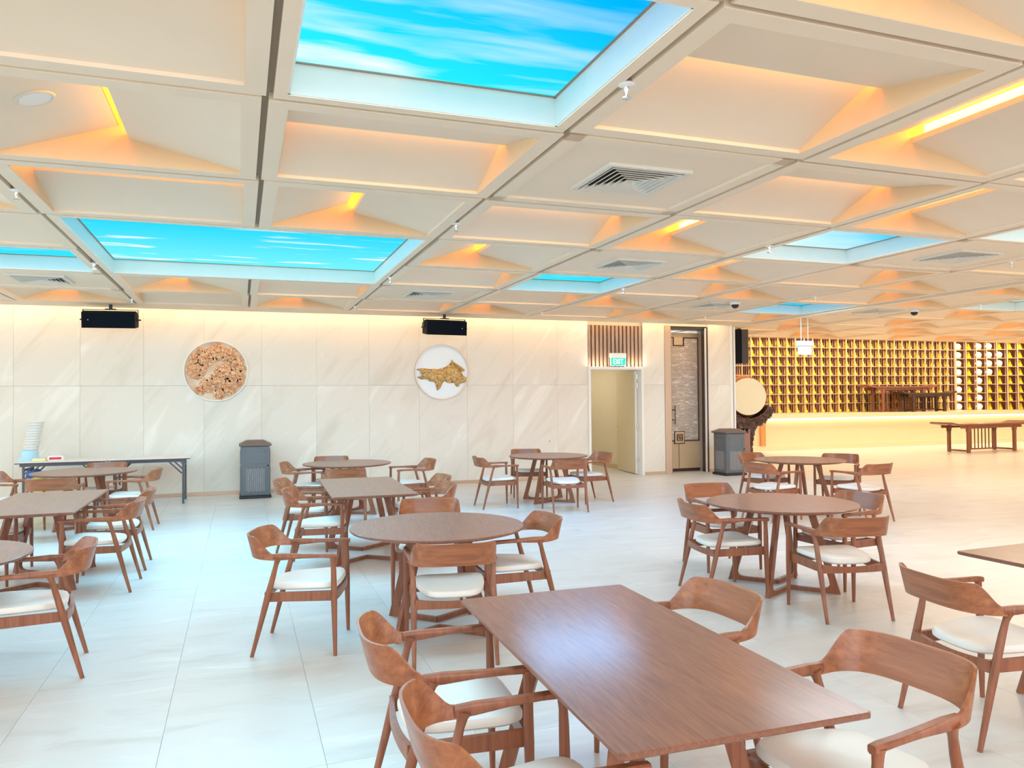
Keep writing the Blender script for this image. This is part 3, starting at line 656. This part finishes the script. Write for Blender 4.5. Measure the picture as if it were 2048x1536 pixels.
for v in bm.verts:
    if v not in bedge: v.co.y = -0.055-0.02*noise.noise(v.co*14)
    else: v.co.y = -0.032
ge = bmesh.ops.extrude_face_region(bm, geom=bm.faces[:]); 
for v in [g for g in ge['geom'] if isinstance(g, bmesh.types.BMVert)]: v.co.y = -0.015
bmesh.ops.recalc_face_normals(bm, faces=bm.faces)
me = bpy.data.meshes.new('carved_relief'); bm.to_mesh(me); bm.free()
mt, nt, b = nm('gold_carving'); tc = N(nt, 'ShaderNodeTexCoord'); nz = N(nt, 'ShaderNodeTexNoise', Scale=16.0, Detail=5.0, Distortion=2.0); nt.links.new(tc.outputs['Object'], nz.inputs['Vector'])
rp = ramp(nt, [(0.3, (0.30, 0.16, 0.04)), (0.5, (0.58, 0.34, 0.11)), (0.66, (0.85, 0.60, 0.25))]); nt.links.new(nz.outputs['Fac'], rp.inputs[0]); nt.links.new(rp.outputs[0], b.inputs['Base Color'])
bp = N(nt, 'ShaderNodeBump', Strength=0.8, Distance=0.02); nt.links.new(nz.outputs['Fac'], bp.inputs['Height']); nt.links.new(bp.outputs[0], b.inputs['Normal'])
me.materials.append(mt)
for p in me.polygons: p.use_smooth = True
obj('carved_relief', me, a2)

# ------------------------------------------------------------------ litter bins
def bin_(x, y, lb):
    t = thing('litter_bin', lb, 'bin', (x, y, 0))
    w, d, h = 0.235, 0.235, 0.90
    MB().cbox(-w-0.03, w+0.03, -d-0.03, d+0.03, 0, 0.05, 0.01).build('plinth', M['blackmetal'], t)
    MB().cbox(-w, w, -d, d, 0.05, h, 0.006).build('body', M['bin'], t)
    sq = lambda r, z: [(-r, -r, z), (r, -r, z), (r, r, z), (-r, r, z)]
    MB().loft([sq(w+0.005, h), sq(w+0.035, h+0.012), sq(w+0.035, h+0.035), sq(w*0.62, h+0.10)]).build('lid', M['bin_lid'], t)
    for rz, nm_ in ((0, 'door'), (PI/2, 'side_panel'), (-PI/2, 'side_panel')):
        q = Matrix.Rotation(rz, 4, 'Z')
        dn = MB().cbox(-w+0.03, w-0.03, -d-0.008, -d+0.002, 0.07, h-0.03, 0.002, q).build(nm_, M['bin'], t)
        fr = MB()
        for (z0, z1) in ((0.60, 0.82), (0.10, 0.54)):
            a = w-0.065
            fr.box(-a, a, -d-0.014, -d-0.006, z1-0.012, z1, q).box(-a, a, -d-0.014, -d-0.006, z0, z0+0.012, q).box(-a, -a+0.012, -d-0.014, -d-0.006, z0, z1, q).box(a-0.012, a, -d-0.014, -d-0.006, z0, z1, q)
        fr.build('moulding', M['bin'], dn)
        lt_ = MB()
        n = 9
        a, z0, z1 = w-0.078, 0.115, 0.525
        for i in range(10):
            for j in range(20):
                cx_, cz_ = -a+0.015+i*(2*a-0.03)/9, z0+0.015+j*(z1-z0-0.03)/19
                if (i+j) % 2: lt_.add([(cx_-0.017, -d-0.009, cz_), (cx_, -d-0.009, cz_-0.020), (cx_+0.017, -d-0.009, cz_), (cx_, -d-0.009, cz_+0.020), (cx_, -d-0.018, cz_)], [(0,1,4),(1,2,4),(2,3,4),(3,0,4)], q)
        lt_.build('lattice', plain('lattice_relief', (0.34, 0.31, 0.30), 0.4), dn)
    MB().lathe([(0, 0), (0.014, 0), (0.016, 0.012), (0.010, 0.02), (0, 0.022)], 12, T(w-0.028, -d-0.006, 0.565, rx=R(90))).build('knob', M['blackmetal'], t, True)
bin_(0.255, 14.24, 'grey metal litter bin with lattice front, standing below the orange art')
bin_(10.05, 14.12, 'grey metal litter bin at the wall end, in front of the drum')

# ------------------------------------------------------------------ folding tables with things on them
def folding(x0, x1, y0, y1, lb):
    t = thing('folding_table', lb, 'table', ((x0+x1)/2, (y0+y1)/2, 0), 0, 'folding tables along the wall'); w, d = (x1-x0)/2, (y1-y0)/2
    MB().cbox(-w, w, -d, d, 0.735, 0.76, 0.004).build('tabletop', M['laminate'], t)
    MB().box(-w+0.06, w-0.06, -d+0.04, -d+0.07, 0.69, 0.735).box(-w+0.06, w-0.06, d-0.07, d-0.04, 0.69, 0.735).box(-w, w, -d-0.002, -d+0.002, 0.735, 0.752).build('rail', M['steel_frame'], t)
    for sx in (-1, 1):
        xx = sx*(w-0.11)
        for sy in (-1, 1):
            MB().box(xx-0.016, xx+0.016, sy*(d-0.06)-0.016, sy*(d-0.06)+0.016, 0, 0.70).build('leg', M['steel_frame'], t)
            MB().tube([(xx-sx*0.02, sy*(d-0.06), 0.50), (xx-sx*0.22, sy*(d-0.06), 0.70)], 0.012, 6).tube([(xx-sx*0.02, sy*(d-0.06), 0.58), (xx-sx*0.13, sy*(d-0.06), 0.70)], 0.008, 6).build('brace', M['steel_frame'], t)
        MB().box(xx-0.012, xx+0.012, -d+0.06, d-0.06, 0.10, 0.13).box(xx-0.012, xx+0.012, -d+0.06, d-0.06, 0.62, 0.65).build('crossbar', M['steel_frame'], t)
folding(-3.29, -2.035, 13.75, 14.45, 'white folding table with grey legs at left, under the foam bowls')
folding(-2.02, -0.775, 13.75, 14.45, 'white folding table with grey legs, empty, between foam bowls and bin')
t = thing('bowl_stack', 'tall leaning stack of white foam bowls wrapped in film on the folding table', 'bowls', (-3.14, 14.22, 0.76))
for k in range(12):
    z = 0.11+k*0.043
    MB().lathe([(0, z), (0.085, z), (0.112, z+0.034), (0.118, z+0.036), (0.118, z+0.043), (0, z+0.043)], 20, T(0.008*k-0.04, 0, 0)).build('bowl', M['foam'], t, True)
fm = MB().lathe([(0.17, 0), (0.155, 0.03), (0.13, 0.06), (0.128, 0.11), (0.122, 0.16), (0.1, 0.17), (0, 0.17)], 20, T(-0.05, 0, 0))
fm.v = [(x*(1+0.10*noise.noise(Vector((x*9, y*9, z*20)))), y, z) for x, y, z in fm.v]
fm.build('wrapping_film', M['film'], t, True)
def pack(name, lb, cat, x, y, z, w, d, h, mat, rz=0.0, band=None, bmat=None):
    b = MB(); rings = []
    for q, s in ((0, .9), (.15, 1.0), (.6, 1.0), (.9, .9), (1.0, .65)):
        rings.append([(w*s*math.copysign(abs(math.cos(a))**.6, math.cos(a))*(1+0.06*noise.noise(Vector((a*2, q*3, x)))), d*s*math.copysign(abs(math.sin(a))**.6, math.sin(a)), h*q*(1+0.12*noise.noise(Vector((a, q, x*3))))) for a in [2*PI*k/20 for k in range(20)]])
    b.loft(rings)
    t = thing(name, lb, cat, (x, y, z), rz)
    b.build('wrapper', mat, t, True)
    if band: MB().cbox(-w*0.7, w*0.7, -d*1.03, -d*0.6, h*0.25, h*0.7, 0.004).build('printed_band', bmat, t)
    return t
pack('snack_pack', 'white packet with red print on the folding table', 'packet', -2.78, 14.02, 0.76, 0.12, 0.08, 0.085, M['foam'], 0.1, True, M['redprint'])
pack('wrapped_bundle', 'flat pale yellow packet lying before the stack of foam bowls', 'packet', -3.0, 13.95, 0.76, 0.10, 0.06, 0.05, plain('pale_yellow_wrap', (0.80, 0.76, 0.40), 0.4), 0.2)
pack('wrapped_bundle', 'flat pink packet beside the red-printed packet', 'packet', -2.86, 14.20, 0.76, 0.11, 0.07, 0.055, M['pink'], -0.2)
pack('plastic_bag', 'yellow plastic bag on the floor under the folding table', 'bag', -3.08, 14.20, 0.0, 0.16, 0.14, 0.48, M['yellow'], 0.3)
pack('plastic_bag', 'crumpled blue plastic bag on the yellow bag under the folding table', 'bag', -3.12, 14.18, 0.478, 0.10, 0.09, 0.14, M['blue'], 0.6)

# ------------------------------------------------------------------ armchairs
def chair_parts():
    out = []
    # seat cushion
    rings = []
    def outline(sc, z, n=36):
        r = []
        for k in range(n):
            a = 2*PI*k/n; c, s = math.cos(a), math.sin(a); e = 0.42
            px = math.copysign(abs(c)**e, c); py = math.copysign(abs(s)**e, s)
            y = 0.05+0.235*py; hw = 0.20+0.058*(py+1)/2*1.0
            if py < 0: hw *= 1-0.10*py*py*abs(px)
            x = hw*px; r.append((x*sc, 0.05+(y-0.05)*sc, z+0.010*(x*sc/0.25)**2+0.006*py))
        return r
    b = MB().loft([outline(0.94, 0.418), outline(0.995, 0.428), outline(1.0, 0.445), outline(0.965, 0.461), outline(0.86, 0.469), outline(0.5, 0.470), outline(0.1, 0.469)])
    out.append(('seat', b.mesh('seat', M['cushion'], True)))
    # frame rails
    b = MB()
    for s in (-1, 1):
        b.add([(s*.246, -.19, .355), (s*.272, .27, .36), (s*.25, .27, .36), (s*.226, -.19, .355), (s*.246, -.19, .415), (s*.272, .27, .425), (s*.25, .27, .425), (s*.226, -.19, .415)], [(0,1,2,3),(4,7,6,5),(0,4,5,1),(1,5,6,2),(2,6,7,3),(3,7,4,0)])
    n = 10
    for y0, y1, zc, bow in ((.255, .278, 0.0, 0.012), (-.195, -.172, -0.018, -0.02)):
        rings = []
        for k in range(n+1):
            x = -.25+.5*k/n; q = 1-(x/.25)**2
            rings.append([(x, y0+bow*q, .357), (x, y1+bow*q, .357), (x, y1+bow*q, .418+zc*q), (x, y0+bow*q, .418+zc*q)])
        b.loft(rings)
    out.append(('seat_frame', b.mesh('seat_frame', M['wood'])))
    # curved back
    n = 40; inner, rings = [], []
    for k in range(n+1):
        a = PI*k/n; c, s = math.cos(a), math.sin(a); e = 0.62
        px = 0.272*math.copysign(abs(c)**e, c); py = -0.085-0.215*(s**0.72 if s > 0 else 0)
        q = min(1, max(0, (s-0.10)/0.50)); q = q*q*(3-2*q)
        zb = 0.634+0.012*s; zt_ = 0.676+0.116*q
        nx, ny = math.copysign(abs(c)**1.4, c)*0.5, -s
        L = math.hypot(nx, ny) or 1; nx, ny = nx/L, ny/L
        th0, th1 = 0.024, 0.011
        rr = []
        for f_, side in ((0, 1), (0.33, 1), (0.66, 1), (1, 1), (1, -1), (0.66, -1), (0.33, -1), (0, -1)):
            z = zb+(zt_-zb)*f_; off = (z-0.64)*0.30; th = (th0+(th1-th0)*f_)/2*side
            rr.append((px+nx*(off*0.35+th), py+ny*(off+th) if abs(ny) > 0 else py, z))
        rings.append(rr)
    out.append(('backrest', MB().loft(rings).mesh('backrest', M['wood_back'], True)))
    # arms
    for s in (-1, 1):
        pts = [(.270, -.135, .656, .013, .021), (.274, -.06, .659, .016, .021), (.280, .06, .662, .018, .014), (.285, .18, .662, .018, .012), (.287, .26, .661, .017, .014), (.287, .290, .658, .015, .014)]
        rings = []
        for x, y, z, w, h in pts:
            rings.append([(s*(x+w*cx_), y, z+h*cz_) for cx_, cz_ in ((-1, -.55), (-.6, -1), (.6, -1), (1, -.55), (1, .6), (.7, 1), (-.7, 1), (-1, .6))])
        out.append(('armrest', MB().loft(rings).mesh('armrest', M['wood'], True)))
    for s in (-1, 1):
        out.append(('leg', MB().tube([(s*.285, .275, 0), (s*.284, .272, .15), (s*.283, .268, .38), (s*.284, .266, .55), (s*.285, .264, .61), (s*.286, .262, .645), (s*.286, .262, .660)], [.0125, .016, .021, .0185, .0165, .019, .024], 12).mesh('leg', M['wood'], True)))
        out.append(('leg', MB().tube([(s*.265, -.275, 0), (s*.263, -.235, .15), (s*.260, -.175, .38), (s*.262, -.132, .54), (s*.266, -.115, .605), (s*.270, -.105, .635), (s*.272, -.100, .652)], [.0125, .016, .0215, .018, .0155, .019, .027], 12).mesh('leg', M['wood'], True)))
    return out
CP = chair_parts()
def chair(x, y, hdg, where, group=None):
    t = thing('armchair', where, 'chair', (x, y, 0), R(hdg), group)
    for n, me in CP: obj(n, me, t)
G = 'wooden armchairs with cream seats'
chairs = [
 (0.79, 3.06, -93, 'brown wooden armchair, left side of the front rectangular table, the farther one'),
 (0.80, 2.21, -91, 'brown wooden armchair, left side of the front rectangular table, nearest the camera'),
 (1.90, 3.08, 93, 'brown wooden armchair pushed in on the right of the front rectangular table'),
 (2.00, 2.10, 97, 'brown wooden armchair pulled out at the near right of the front rectangular table'),
 (3.62, 2.94, -97, 'brown wooden armchair at the cut-off table on the right edge, turned away'),
 (3.96, 5.70, -98, 'brown wooden armchair at the near right round table, its left near side'),
 (4.56, 6.58, -185, 'brown wooden armchair at the near right round table, far left side facing us'),
 (4.43, 4.81, -12, 'brown wooden armchair at the near right round table, front side, back to us'),
 (5.18, 5.60, 95, 'brown wooden armchair at the near right round table, far right, mostly hidden'),
 (6.94, 8.81, -80, 'brown wooden armchair at the far right round table, its front left side'),
 (7.75, 10.02, -170, 'brown wooden armchair behind the far right round table, in front of the drum'),
 (8.62, 9.36, 128, 'dark brown wooden armchair behind the far right round table, to its right'),
 (8.00, 8.23, 8, 'brown wooden armchair at the far right round table, right front, back to us'),
 (0.41, 5.56, -106, 'brown wooden armchair standing free left of the centre round table'),
 (1.33, 4.97, -9, 'brown wooden armchair with lit striped back, in front of the centre round table'),
 (1.98, 5.53, 90, 'brown wooden armchair pushed in right of the centre round table'),
 (1.55, 6.55, 164, 'brown wooden armchair behind the centre round table, only its back seen'),
 (0.75, 8.07, -101, 'brown wooden armchair left of the middle rectangular table, the nearer one'),
 (0.71, 9.10, -103, 'brown wooden armchair left of the middle rectangular table, the farther one'),
 (2.01, 8.88, 91, 'brown wooden armchair right of the middle rectangular table, the farther one'),
 (1.85, 8.05, 90, 'brown wooden armchair right of the middle rectangular table, the nearer one'),
 (0.89, 11.56, -98, 'brown wooden armchair left of the round table nearest the grey bin by the wall'),
 (2.44, 11.35, 91, 'brown wooden armchair right of the round table nearest the grey bin by the wall'),
 (1.36, 12.30, 174, 'brown wooden armchair behind the round table nearest the grey bin, against the wall'),
 (1.34, 10.55, -5, 'brown wooden armchair between the middle rectangular table and the wall-side round table'),
 (3.78, 11.41, -92, 'brown wooden armchair left of the round table before the open door'),
 (4.63, 10.62, -6, 'brown wooden armchair in front of the round table by the open door, back to us'),
 (4.74, 12.50, 168, 'brown wooden armchair behind the round table by the open door'),
 (5.42, 11.42, 98, 'brown wooden armchair right of the round table, before the open door'),
 (-2.80, 11.50, -110, 'brown wooden armchair at the left edge, left of the round table by folding tables'),
 (-2.14, 10.72, 3, 'brown wooden armchair with lit back, in front of the round table by folding tables'),
 (-1.86, 12.52, 180, 'brown wooden armchair behind the round table, in front of the folding tables'),
 (-1.34, 11.38, 88, 'brown wooden armchair right of the round table by the folding tables'),
 (-1.17, 8.77, 90, 'brown wooden armchair right of the left rectangular table, the farther one'),
 (-1.18, 7.86, 87, 'brown wooden armchair right of the left rectangular table, the nearer one'),
 (-2.30, 7.95, -90, 'brown wooden armchair left of the left rectangular table, cut by the photo edge'),
 (-2.30, 8.85, -90, 'brown wooden armchair left of the left rectangular table, the farther hidden one'),
 (-1.22, 5.58, 97, 'brown wooden armchair right of the round table at the left edge of the photo'),
 (-2.10, 6.50, 176, 'brown wooden armchair behind the round table at the left edge, barely in view'),
]
for x, y, h_, lb in chairs: chair(x, y, h_, lb, G)

# ------------------------------------------------------------------ tables
def base_parts(fx, fy, vy, th=0.72):
    out = []
    for sy in (-1, 1):
        st = MB(); ctr = []
        for sx in (-1, 1):
            foot = Vector((sx*fx, sy*fy, 0)); vx = Vector((0, sy*vy, 0)); d = vx-foot; L = d.length; a = math.atan2(d.y, d.x)
            q = Matrix.Translation(foot) @ Matrix.Rotation(a, 4, 'Z')
            poly = [(0, 0), (0.205, th), (0.268, th), (0.092, 0.115), (0.086, 0.075), (0.10, 0.048), (0.135, 0.038), (0.17, 0.036), (0.17, 0)]
            out.append(('leg', MB().prism(poly, -0.018, 0.018, 'xz', q).mesh('leg', M['wood'])))
            st.box(0.17, L+0.006, -0.0175, 0.0175, 0.002, 0.036, q)
        out.append(('stretcher', st.mesh('stretcher', M['wood'])))
    return out
RB = base_parts(0.34, 0.36, 0.10); TB = base_parts(0.36, 0.52, 0.22)
rt = MB().lathe([(0, 0.72), (0.60, 0.72), (0.645, 0.732), (0.65, 0.737), (0.65, 0.746), (0.645, 0.751), (0, 0.751)], 96).mesh('tabletop', M['wood_top'], True)
def round_table(x, y, rz, lb):
    t = thing('round_table', lb, 'table', (x, y, 0), R(rz), 'round dining tables')
    obj('tabletop', rt, t)
    for n, me in RB: obj(n, me, t)
def rect_top(w, l):
    def rg(k, z, c=0.012):
        a, b_ = w/2-k, l/2-k
        return [(-a+c, -b_, z), (a-c, -b_, z), (a, -b_+c, z), (a, b_-c, z), (a-c, b_, z), (-a+c, b_, z), (-a, b_-c, z), (-a, -b_+c, z)]
    return MB().loft([rg(0.045, 0.72), rg(0.004, 0.731), rg(0, 0.735), rg(0.0, 0.746), rg(0.004, 0.751)]).mesh('tabletop', M['wood_top'])
rect168, rect185 = rect_top(0.84, 1.68), rect_top(0.85, 1.82)
def rect_table(x, y, rz, me_, lb):
    t = thing('dining_table', lb, 'table', (x, y, 0), R(rz), 'rectangular dining tables')
    obj('tabletop', me_, t)
    for n, me in TB: obj(n, me, t)
rect_table(1.386, 2.66, -1.2, rect168, 'dark brown rectangular table in the foreground with blue sky reflection')
rect_table(4.545, 2.66, 2, rect168, 'brown rectangular table of which one corner shows at the right edge')
rect_table(1.29, 8.48, -1.5, rect185, 'brown rectangular table in the middle, behind the centre round table')
rect_table(-1.765, 8.38, 0, rect185, 'brown rectangular table at the left, cut by the photo edge')
round_table(1.40, 5.62, -8, 'brown round table in the centre of the room')
round_table(4.57, 5.66, -10, 'brown round table at near right with four armchairs')
round_table(7.87, 9.32, -10, 'brown round table at far right, before the drum and golden shelving')
round_table(1.52, 11.66, 6, 'brown round table nearest the wall and grey bin, left of centre')
round_table(4.81, 11.73, -6, 'brown round table before the open exit door')
round_table(-1.99, 11.80, 4, 'brown round table before the folding tables at far left')
round_table(-1.90, 5.62, 3, 'brown round table cut by the left edge of the photo')

# ------------------------------------------------------------------ platform and golden shelving at far right
ST = 1.13
pl = struct(MB().box(10.8, 31.8, 19.62, 21.4, 0, ST-0.13).build('platform_base', M['marble']))
struct(MB().box(10.8, 31.8, 19.50, 21.4, ST-0.13, ST).build('platform_top', M['marble']))
struct(MB().box(10.8, 31.8, 19.56, 19.62, 0, 0.16).build('baseboard_platform', M['marble']))
MB().box(10.8, 31.7, 19.575, 19.595, ST-0.165, ST-0.15).build('cove_light', M['led_cove'], pl)
struct(MB().box(15.08, 15.25, 19.545, 19.62, 0.16, ST-0.16).build('pilaster', plain('amber_panel', (0.62, 0.30, 0.10), 0.4)))
YS, PX, PZ = 20.72, 0.354, 0.312
XL = 16.34-0.354*8
def shelving(name, lb, ox, oy, rz, ncol, nrow, bars=4):
    t = thing(name, lb, 'shelving', (ox, oy, ST), rz)
    L = ncol*PX; Hh = nrow*PZ
    MB().box(-0.02, L+0.02, 0.40, 0.44, 0, Hh+0.3).build('back_panel', M['niche_back'], t)
    for r_ in range(nrow+1):
        MB().box(0, L, 0.0, 0.40, r_*PZ-0.012, r_*PZ+0.012).build('shelf', M['wood_shelf'], t)
    for c_ in range(ncol+1):
        MB().box(c_*PX-0.014, c_*PX+0.014, -0.015, 0.03, 0, Hh+0.3).build('post', M['post'], t)
    b = MB()
    bar = MB()
    for c_ in range(ncol+1):
        for k in range(1, bars):
            MB().box(c_*PX-0.012, c_*PX+0.012, 0.02+0.11*k, 0.045+0.11*k, 0, Hh+0.3).build('slat', M['slat_rose'], t)
    return t
NC = 31
shelving('display_shelving', 'tall wooden shelving of small niches with golden figurines on the platform', XL, YS, 0, NC, 8)
wx, wy, wr = XL+NC*PX+0.05, YS, R(-25)
shelving('display_shelving', 'right wing of the golden figurine shelving, angled toward the room', wx, wy, wr, 9, 8, 2)
fb = MB()
fb.lathe([(0, 0), (0.085, 0), (0.095, 0.02), (0.08, 0.045), (0, 0.045)], 10)
fb.lathe([(0, 0.04), (0.10, 0.045), (0.095, 0.07), (0.055, 0.10), (0.062, 0.15), (0.045, 0.178), (0.018, 0.185), (0, 0.186)], 10, Matrix.Diagonal((1, 0.85, 1, 1)))
fb.lathe([(0, 0.178), (0.022, 0.182), (0.034, 0.205), (0.030, 0.228), (0.014, 0.242), (0.012, 0.252), (0, 0.256)], 10)
fb.loft([[(0.08*math.cos(a)*(1 if math.sin(a) < 0 else max(0.0, 1-0.55*math.sin(a))), 0.075+o, 0.14+0.13*math.sin(a)) for a in [2*PI*k/14 for k in range(14)]] for o in (0, 0.015)])
fb.v = [(x*0.84, y*0.9, z*0.95) for x, y, z in fb.v]
fig_me = fb.mesh('figurine', M['gold'], True)
ORD = ['first', 'second', 'third', 'fourth', 'fifth', 'sixth', 'seventh', 'eighth', 'ninth', 'tenth']
def onum(n):
    tens = ['', '', 'twenty', 'thirty'][n//10] if n >= 20 else ''
    base = ['', 'first', 'second', 'third', 'fourth', 'fifth', 'sixth', 'seventh', 'eighth', 'ninth', 'tenth', 'eleventh', 'twelfth', 'thirteenth', 'fourteenth', 'fifteenth', 'sixteenth', 'seventeenth', 'eighteenth', 'nineteenth']
    if n < 20: return base[n]
    if n % 10 == 0: return {20: 'twentieth', 30: 'thirtieth'}[n]
    return tens+'-'+base[n % 10]
def figurine(x, y, z, rz, lb):
    o = obj('figurine', fig_me); o.location = (x, y, z); o.rotation_euler = (0, 0, rz)
    tag(o, lb, 'figurine', 'golden seated figurines in the shelving niches')
for r_ in range(8):
    for c_ in range(6, NC):
        x = XL+(c_+0.5)*PX
        if c_ < 8 and r_ < 3: continue
        figurine(x, YS+0.19, ST+r_*PZ+0.012, 0, 'golden seated figurine, %s niche row from the top, %s niche from the left' % (ORD[7-r_], onum(c_-5)))
for r_ in range(8):
    for c_ in range(9):
        lx, ly = (c_+0.5)*PX, 0.19
        x = wx+lx*math.cos(wr)-ly*math.sin(wr); y = wy+lx*math.sin(wr)+ly*math.cos(wr)
        figurine(x, y, ST+r_*PZ+0.012, wr, 'golden seated figurine in the angled right wing, %s row from the top, %s niche' % (ORD[7-r_], onum(c_+1)))
lamp_me = MB().lathe([(0, -0.015), (0.06, -0.012), (0.10, 0.0), (0.06, 0.012), (0, 0.015)], 20, T(rx=R(90))).mesh('round_lamp', M['halo'], True)
lamp_set = [(c_, r_) for c_ in (0, 2, 3) for r_ in range(8) if not (c_ == 3 and r_ < 4)]+[(4, 6), (4, 5)]
for c_, r_ in lamp_set:
    lx, ly = (c_+0.30)*PX, 0.07
    x = wx+lx*math.cos(wr)-ly*math.sin(wr); y = wy+lx*math.sin(wr)+ly*math.cos(wr)
    o = obj('round_lamp', lamp_me); o.location = (x, y, ST+r_*PZ+0.135); o.rotation_euler = (0, 0, wr-R(20))
    tag(o, 'glowing white round lamp in the angled wing, %s row from the top, %s niche' % (ORD[7-r_], onum(c_+1)), 'lamp', 'round lamps in the shelving niches')

def altar(x, y, z, L, Dp, H, rz, lb, wd, nsl=9):
    t = thing('altar_table', lb, 'table', (x, y, z), rz)
    n = 24; rings = []
    for k in range(n+1):
        u_ = -1+2*k/n; xx = u_*L/2; up = max(0, (abs(u_)-0.72)/0.28)**2*0.055
        rings.append([(xx, -Dp/2, H-0.05+up), (xx, Dp/2, H-0.05+up), (xx, Dp/2, H+up), (xx, -Dp/2, H+up)])
    MB().loft(rings).build('tabletop', wd, t)
    lx, ly = L*0.29, Dp/2-0.06
    MB().box(-L*0.38, L*0.38, -ly-0.02, -ly+0.02, H-0.13, H-0.05).box(-L*0.38, L*0.38, ly-0.02, ly+0.02, H-0.13, H-0.05).build('apron', wd, t)
    for sx in (-1, 1):
        for sy in (-1, 1):
            lg = MB().cbox(sx*lx-0.045, sx*lx+0.045, sy*ly-0.04, sy*ly+0.04, 0, H-0.05, 0.008).build('leg', wd, t)
            for q in (-1, 1):
                MB().prism([(sx*lx+q*0.045, H-0.13), (sx*lx+q*0.10, H-0.13), (sx*lx+q*0.085, H-0.22), (sx*lx+q*0.045, H-0.27)], sy*ly-0.015, sy*ly+0.015, 'xz').build('bracket', wd, lg)
        MB().box(sx*lx-0.03, sx*lx+0.03, -ly, ly, 0.03, 0.08).build('stretcher', wd, t)
    sp = lx*0.62
    MB().box(-sp-0.03, sp+0.03, -0.02, 0.02, 0.06, 0.10).box(-sp-0.03, sp+0.03, -0.02, 0.02, H-0.16, H-0.12).build('panel_rail', wd, t)
    for k in range(nsl):
        xx = -sp+2*sp*k/(nsl-1); MB().box(xx-0.013, xx+0.013, -0.012, 0.012, 0.10, H-0.14).build('slat', wd, t)
altar(20.93, 16.85, 0, 3.35, 0.75, 0.84, R(2), 'long reddish altar table with upturned ends and slats, on the floor at right', M['wood_red'])
altar(21.35, 20.30, ST, 3.1, 0.55, 0.87, 0, 'tall altar table on the platform in front of the golden shelving', M['wood_red'])
altar(22.0, 19.80, ST, 2.4, 0.45, 0.64, 0, 'lower dark altar table on the platform edge, before the tall one', M['wood_dark'])

# ------------------------------------------------------------------ drum on its carved stand
dm = thing('drum', 'big pale standing drum in the carved stand, behind the wall end', 'drum', (13.57, 18.15, 1.69), R(-14))
DR = 0.535
n = 40
rings = []
for y, r in ((-0.02, DR-0.02), (0.02, DR), (0.16, DR+0.05), (0.34, DR+0.08), (0.52, DR+0.05), (0.66, DR), (0.70, DR-0.02)):
    rings.append([(r*math.cos(2*PI*k/n), y, r*math.sin(2*PI*k/n)) for k in range(n)])
MB().loft(rings).build('barrel', M['drum_body'], dm, True)
disc(MB(), DR-0.012, 0.0, 0.035, 48).build('skin', M['drum_skin'], dm)
for k in range(44):
    a = 2*PI*k/44
    MB().lathe([(0, 0), (0.016, 0), (0.012, 0.012), (0, 0.016)], 8, T((DR+0.012)*math.cos(a), 0.055, (DR+0.012)*math.sin(a), rx=R(90))).build('stud', M['blackmetal'], dm)
sd = thing('drum_stand', 'dark carved wooden drum stand with openwork cradle and pedestal', 'stand', (13.50, 18.15, 0), R(-14))
rnd = random.Random(11)
def lump(b, x, y, z, r):
    b.lathe([(0, 0), (r, 0), (r*.8, r*.5), (r*.35, r*.85), (0, r*.9)], 7, T(x, y, z, rx=R(90)))
cr = MB(); outer = []
for k in range(33):
    a = R(205)+R(130)*k/32; rr = 0.80+0.035*math.sin(k*2.4)+0.10*math.sin(PI*k/32); outer.append((rr*math.cos(a)+0.07, 1.69+rr*math.sin(a)))
inn = [((DR+0.085)*math.cos(R(205)+R(130)*k/32)+0.07, 1.69+(DR+0.085)*math.sin(R(205)+R(130)*k/32)) for k in range(33)]
for k in range(32):
    cr.prism([outer[k], outer[k+1], inn[k+1], inn[k]], -0.06, 0.50, 'xz')
for k in range(130):
    a = R(207)+R(126)*rnd.random(); rr = DR+0.09+rnd.random()*0.22
    lump(cr, rr*math.cos(a)+0.07, -0.055, 1.69+rr*math.sin(a), rnd.uniform(.022, .045))
cr.build('cradle', M['wood_dark'], sd)
MB().cbox(-0.20, 0.10, -0.04, 0.46, 0.06, 0.92, 0.01).build('pedestal', M['mauve'], sd)
MB().box(-0.175, 0.03, -0.052, -0.03, 0.66, 0.80).build('lock_plate', M['black'], sd)
MB().lathe([(0, 0), (0.016, 0), (0.012, 0.01), (0, 0.012)], 8, T(-0.07, -0.05, 0.735, rx=R(90))).build('lock', M['chrome'], sd)
for s in (-1, 1):
    lg = MB(); o_ = []
    xo = 0.10 if s > 0 else -0.20
    for k in range(19):
        z = 0.02+0.90*k/18; wv = 0.07+0.15*(z/0.92)**2+0.04*math.exp(-((z-0.08)/0.07)**2)+0.014*math.sin(k*2.2)
        o_.append((xo+s*wv, z))
    for k in range(18):
        lg.prism([(xo, o_[k][1]), o_[k], o_[k+1], (xo, o_[k+1][1])], 0.0, 0.40, 'xz')
    for k in range(46):
        z = 0.05+0.85*rnd.random(); wv = 0.05+0.14*(z/0.92)**2; lump(lg, xo+s*wv*rnd.uniform(.15, 1.0), 0.002, z, rnd.uniform(.02, .034))
    lg.build('carved_leg', M['wood_dark'], sd)
MB().cbox(-0.42, 0.34, -0.06, 0.50, 0, 0.06, 0.01).build('foot', M['wood_dark'], sd)
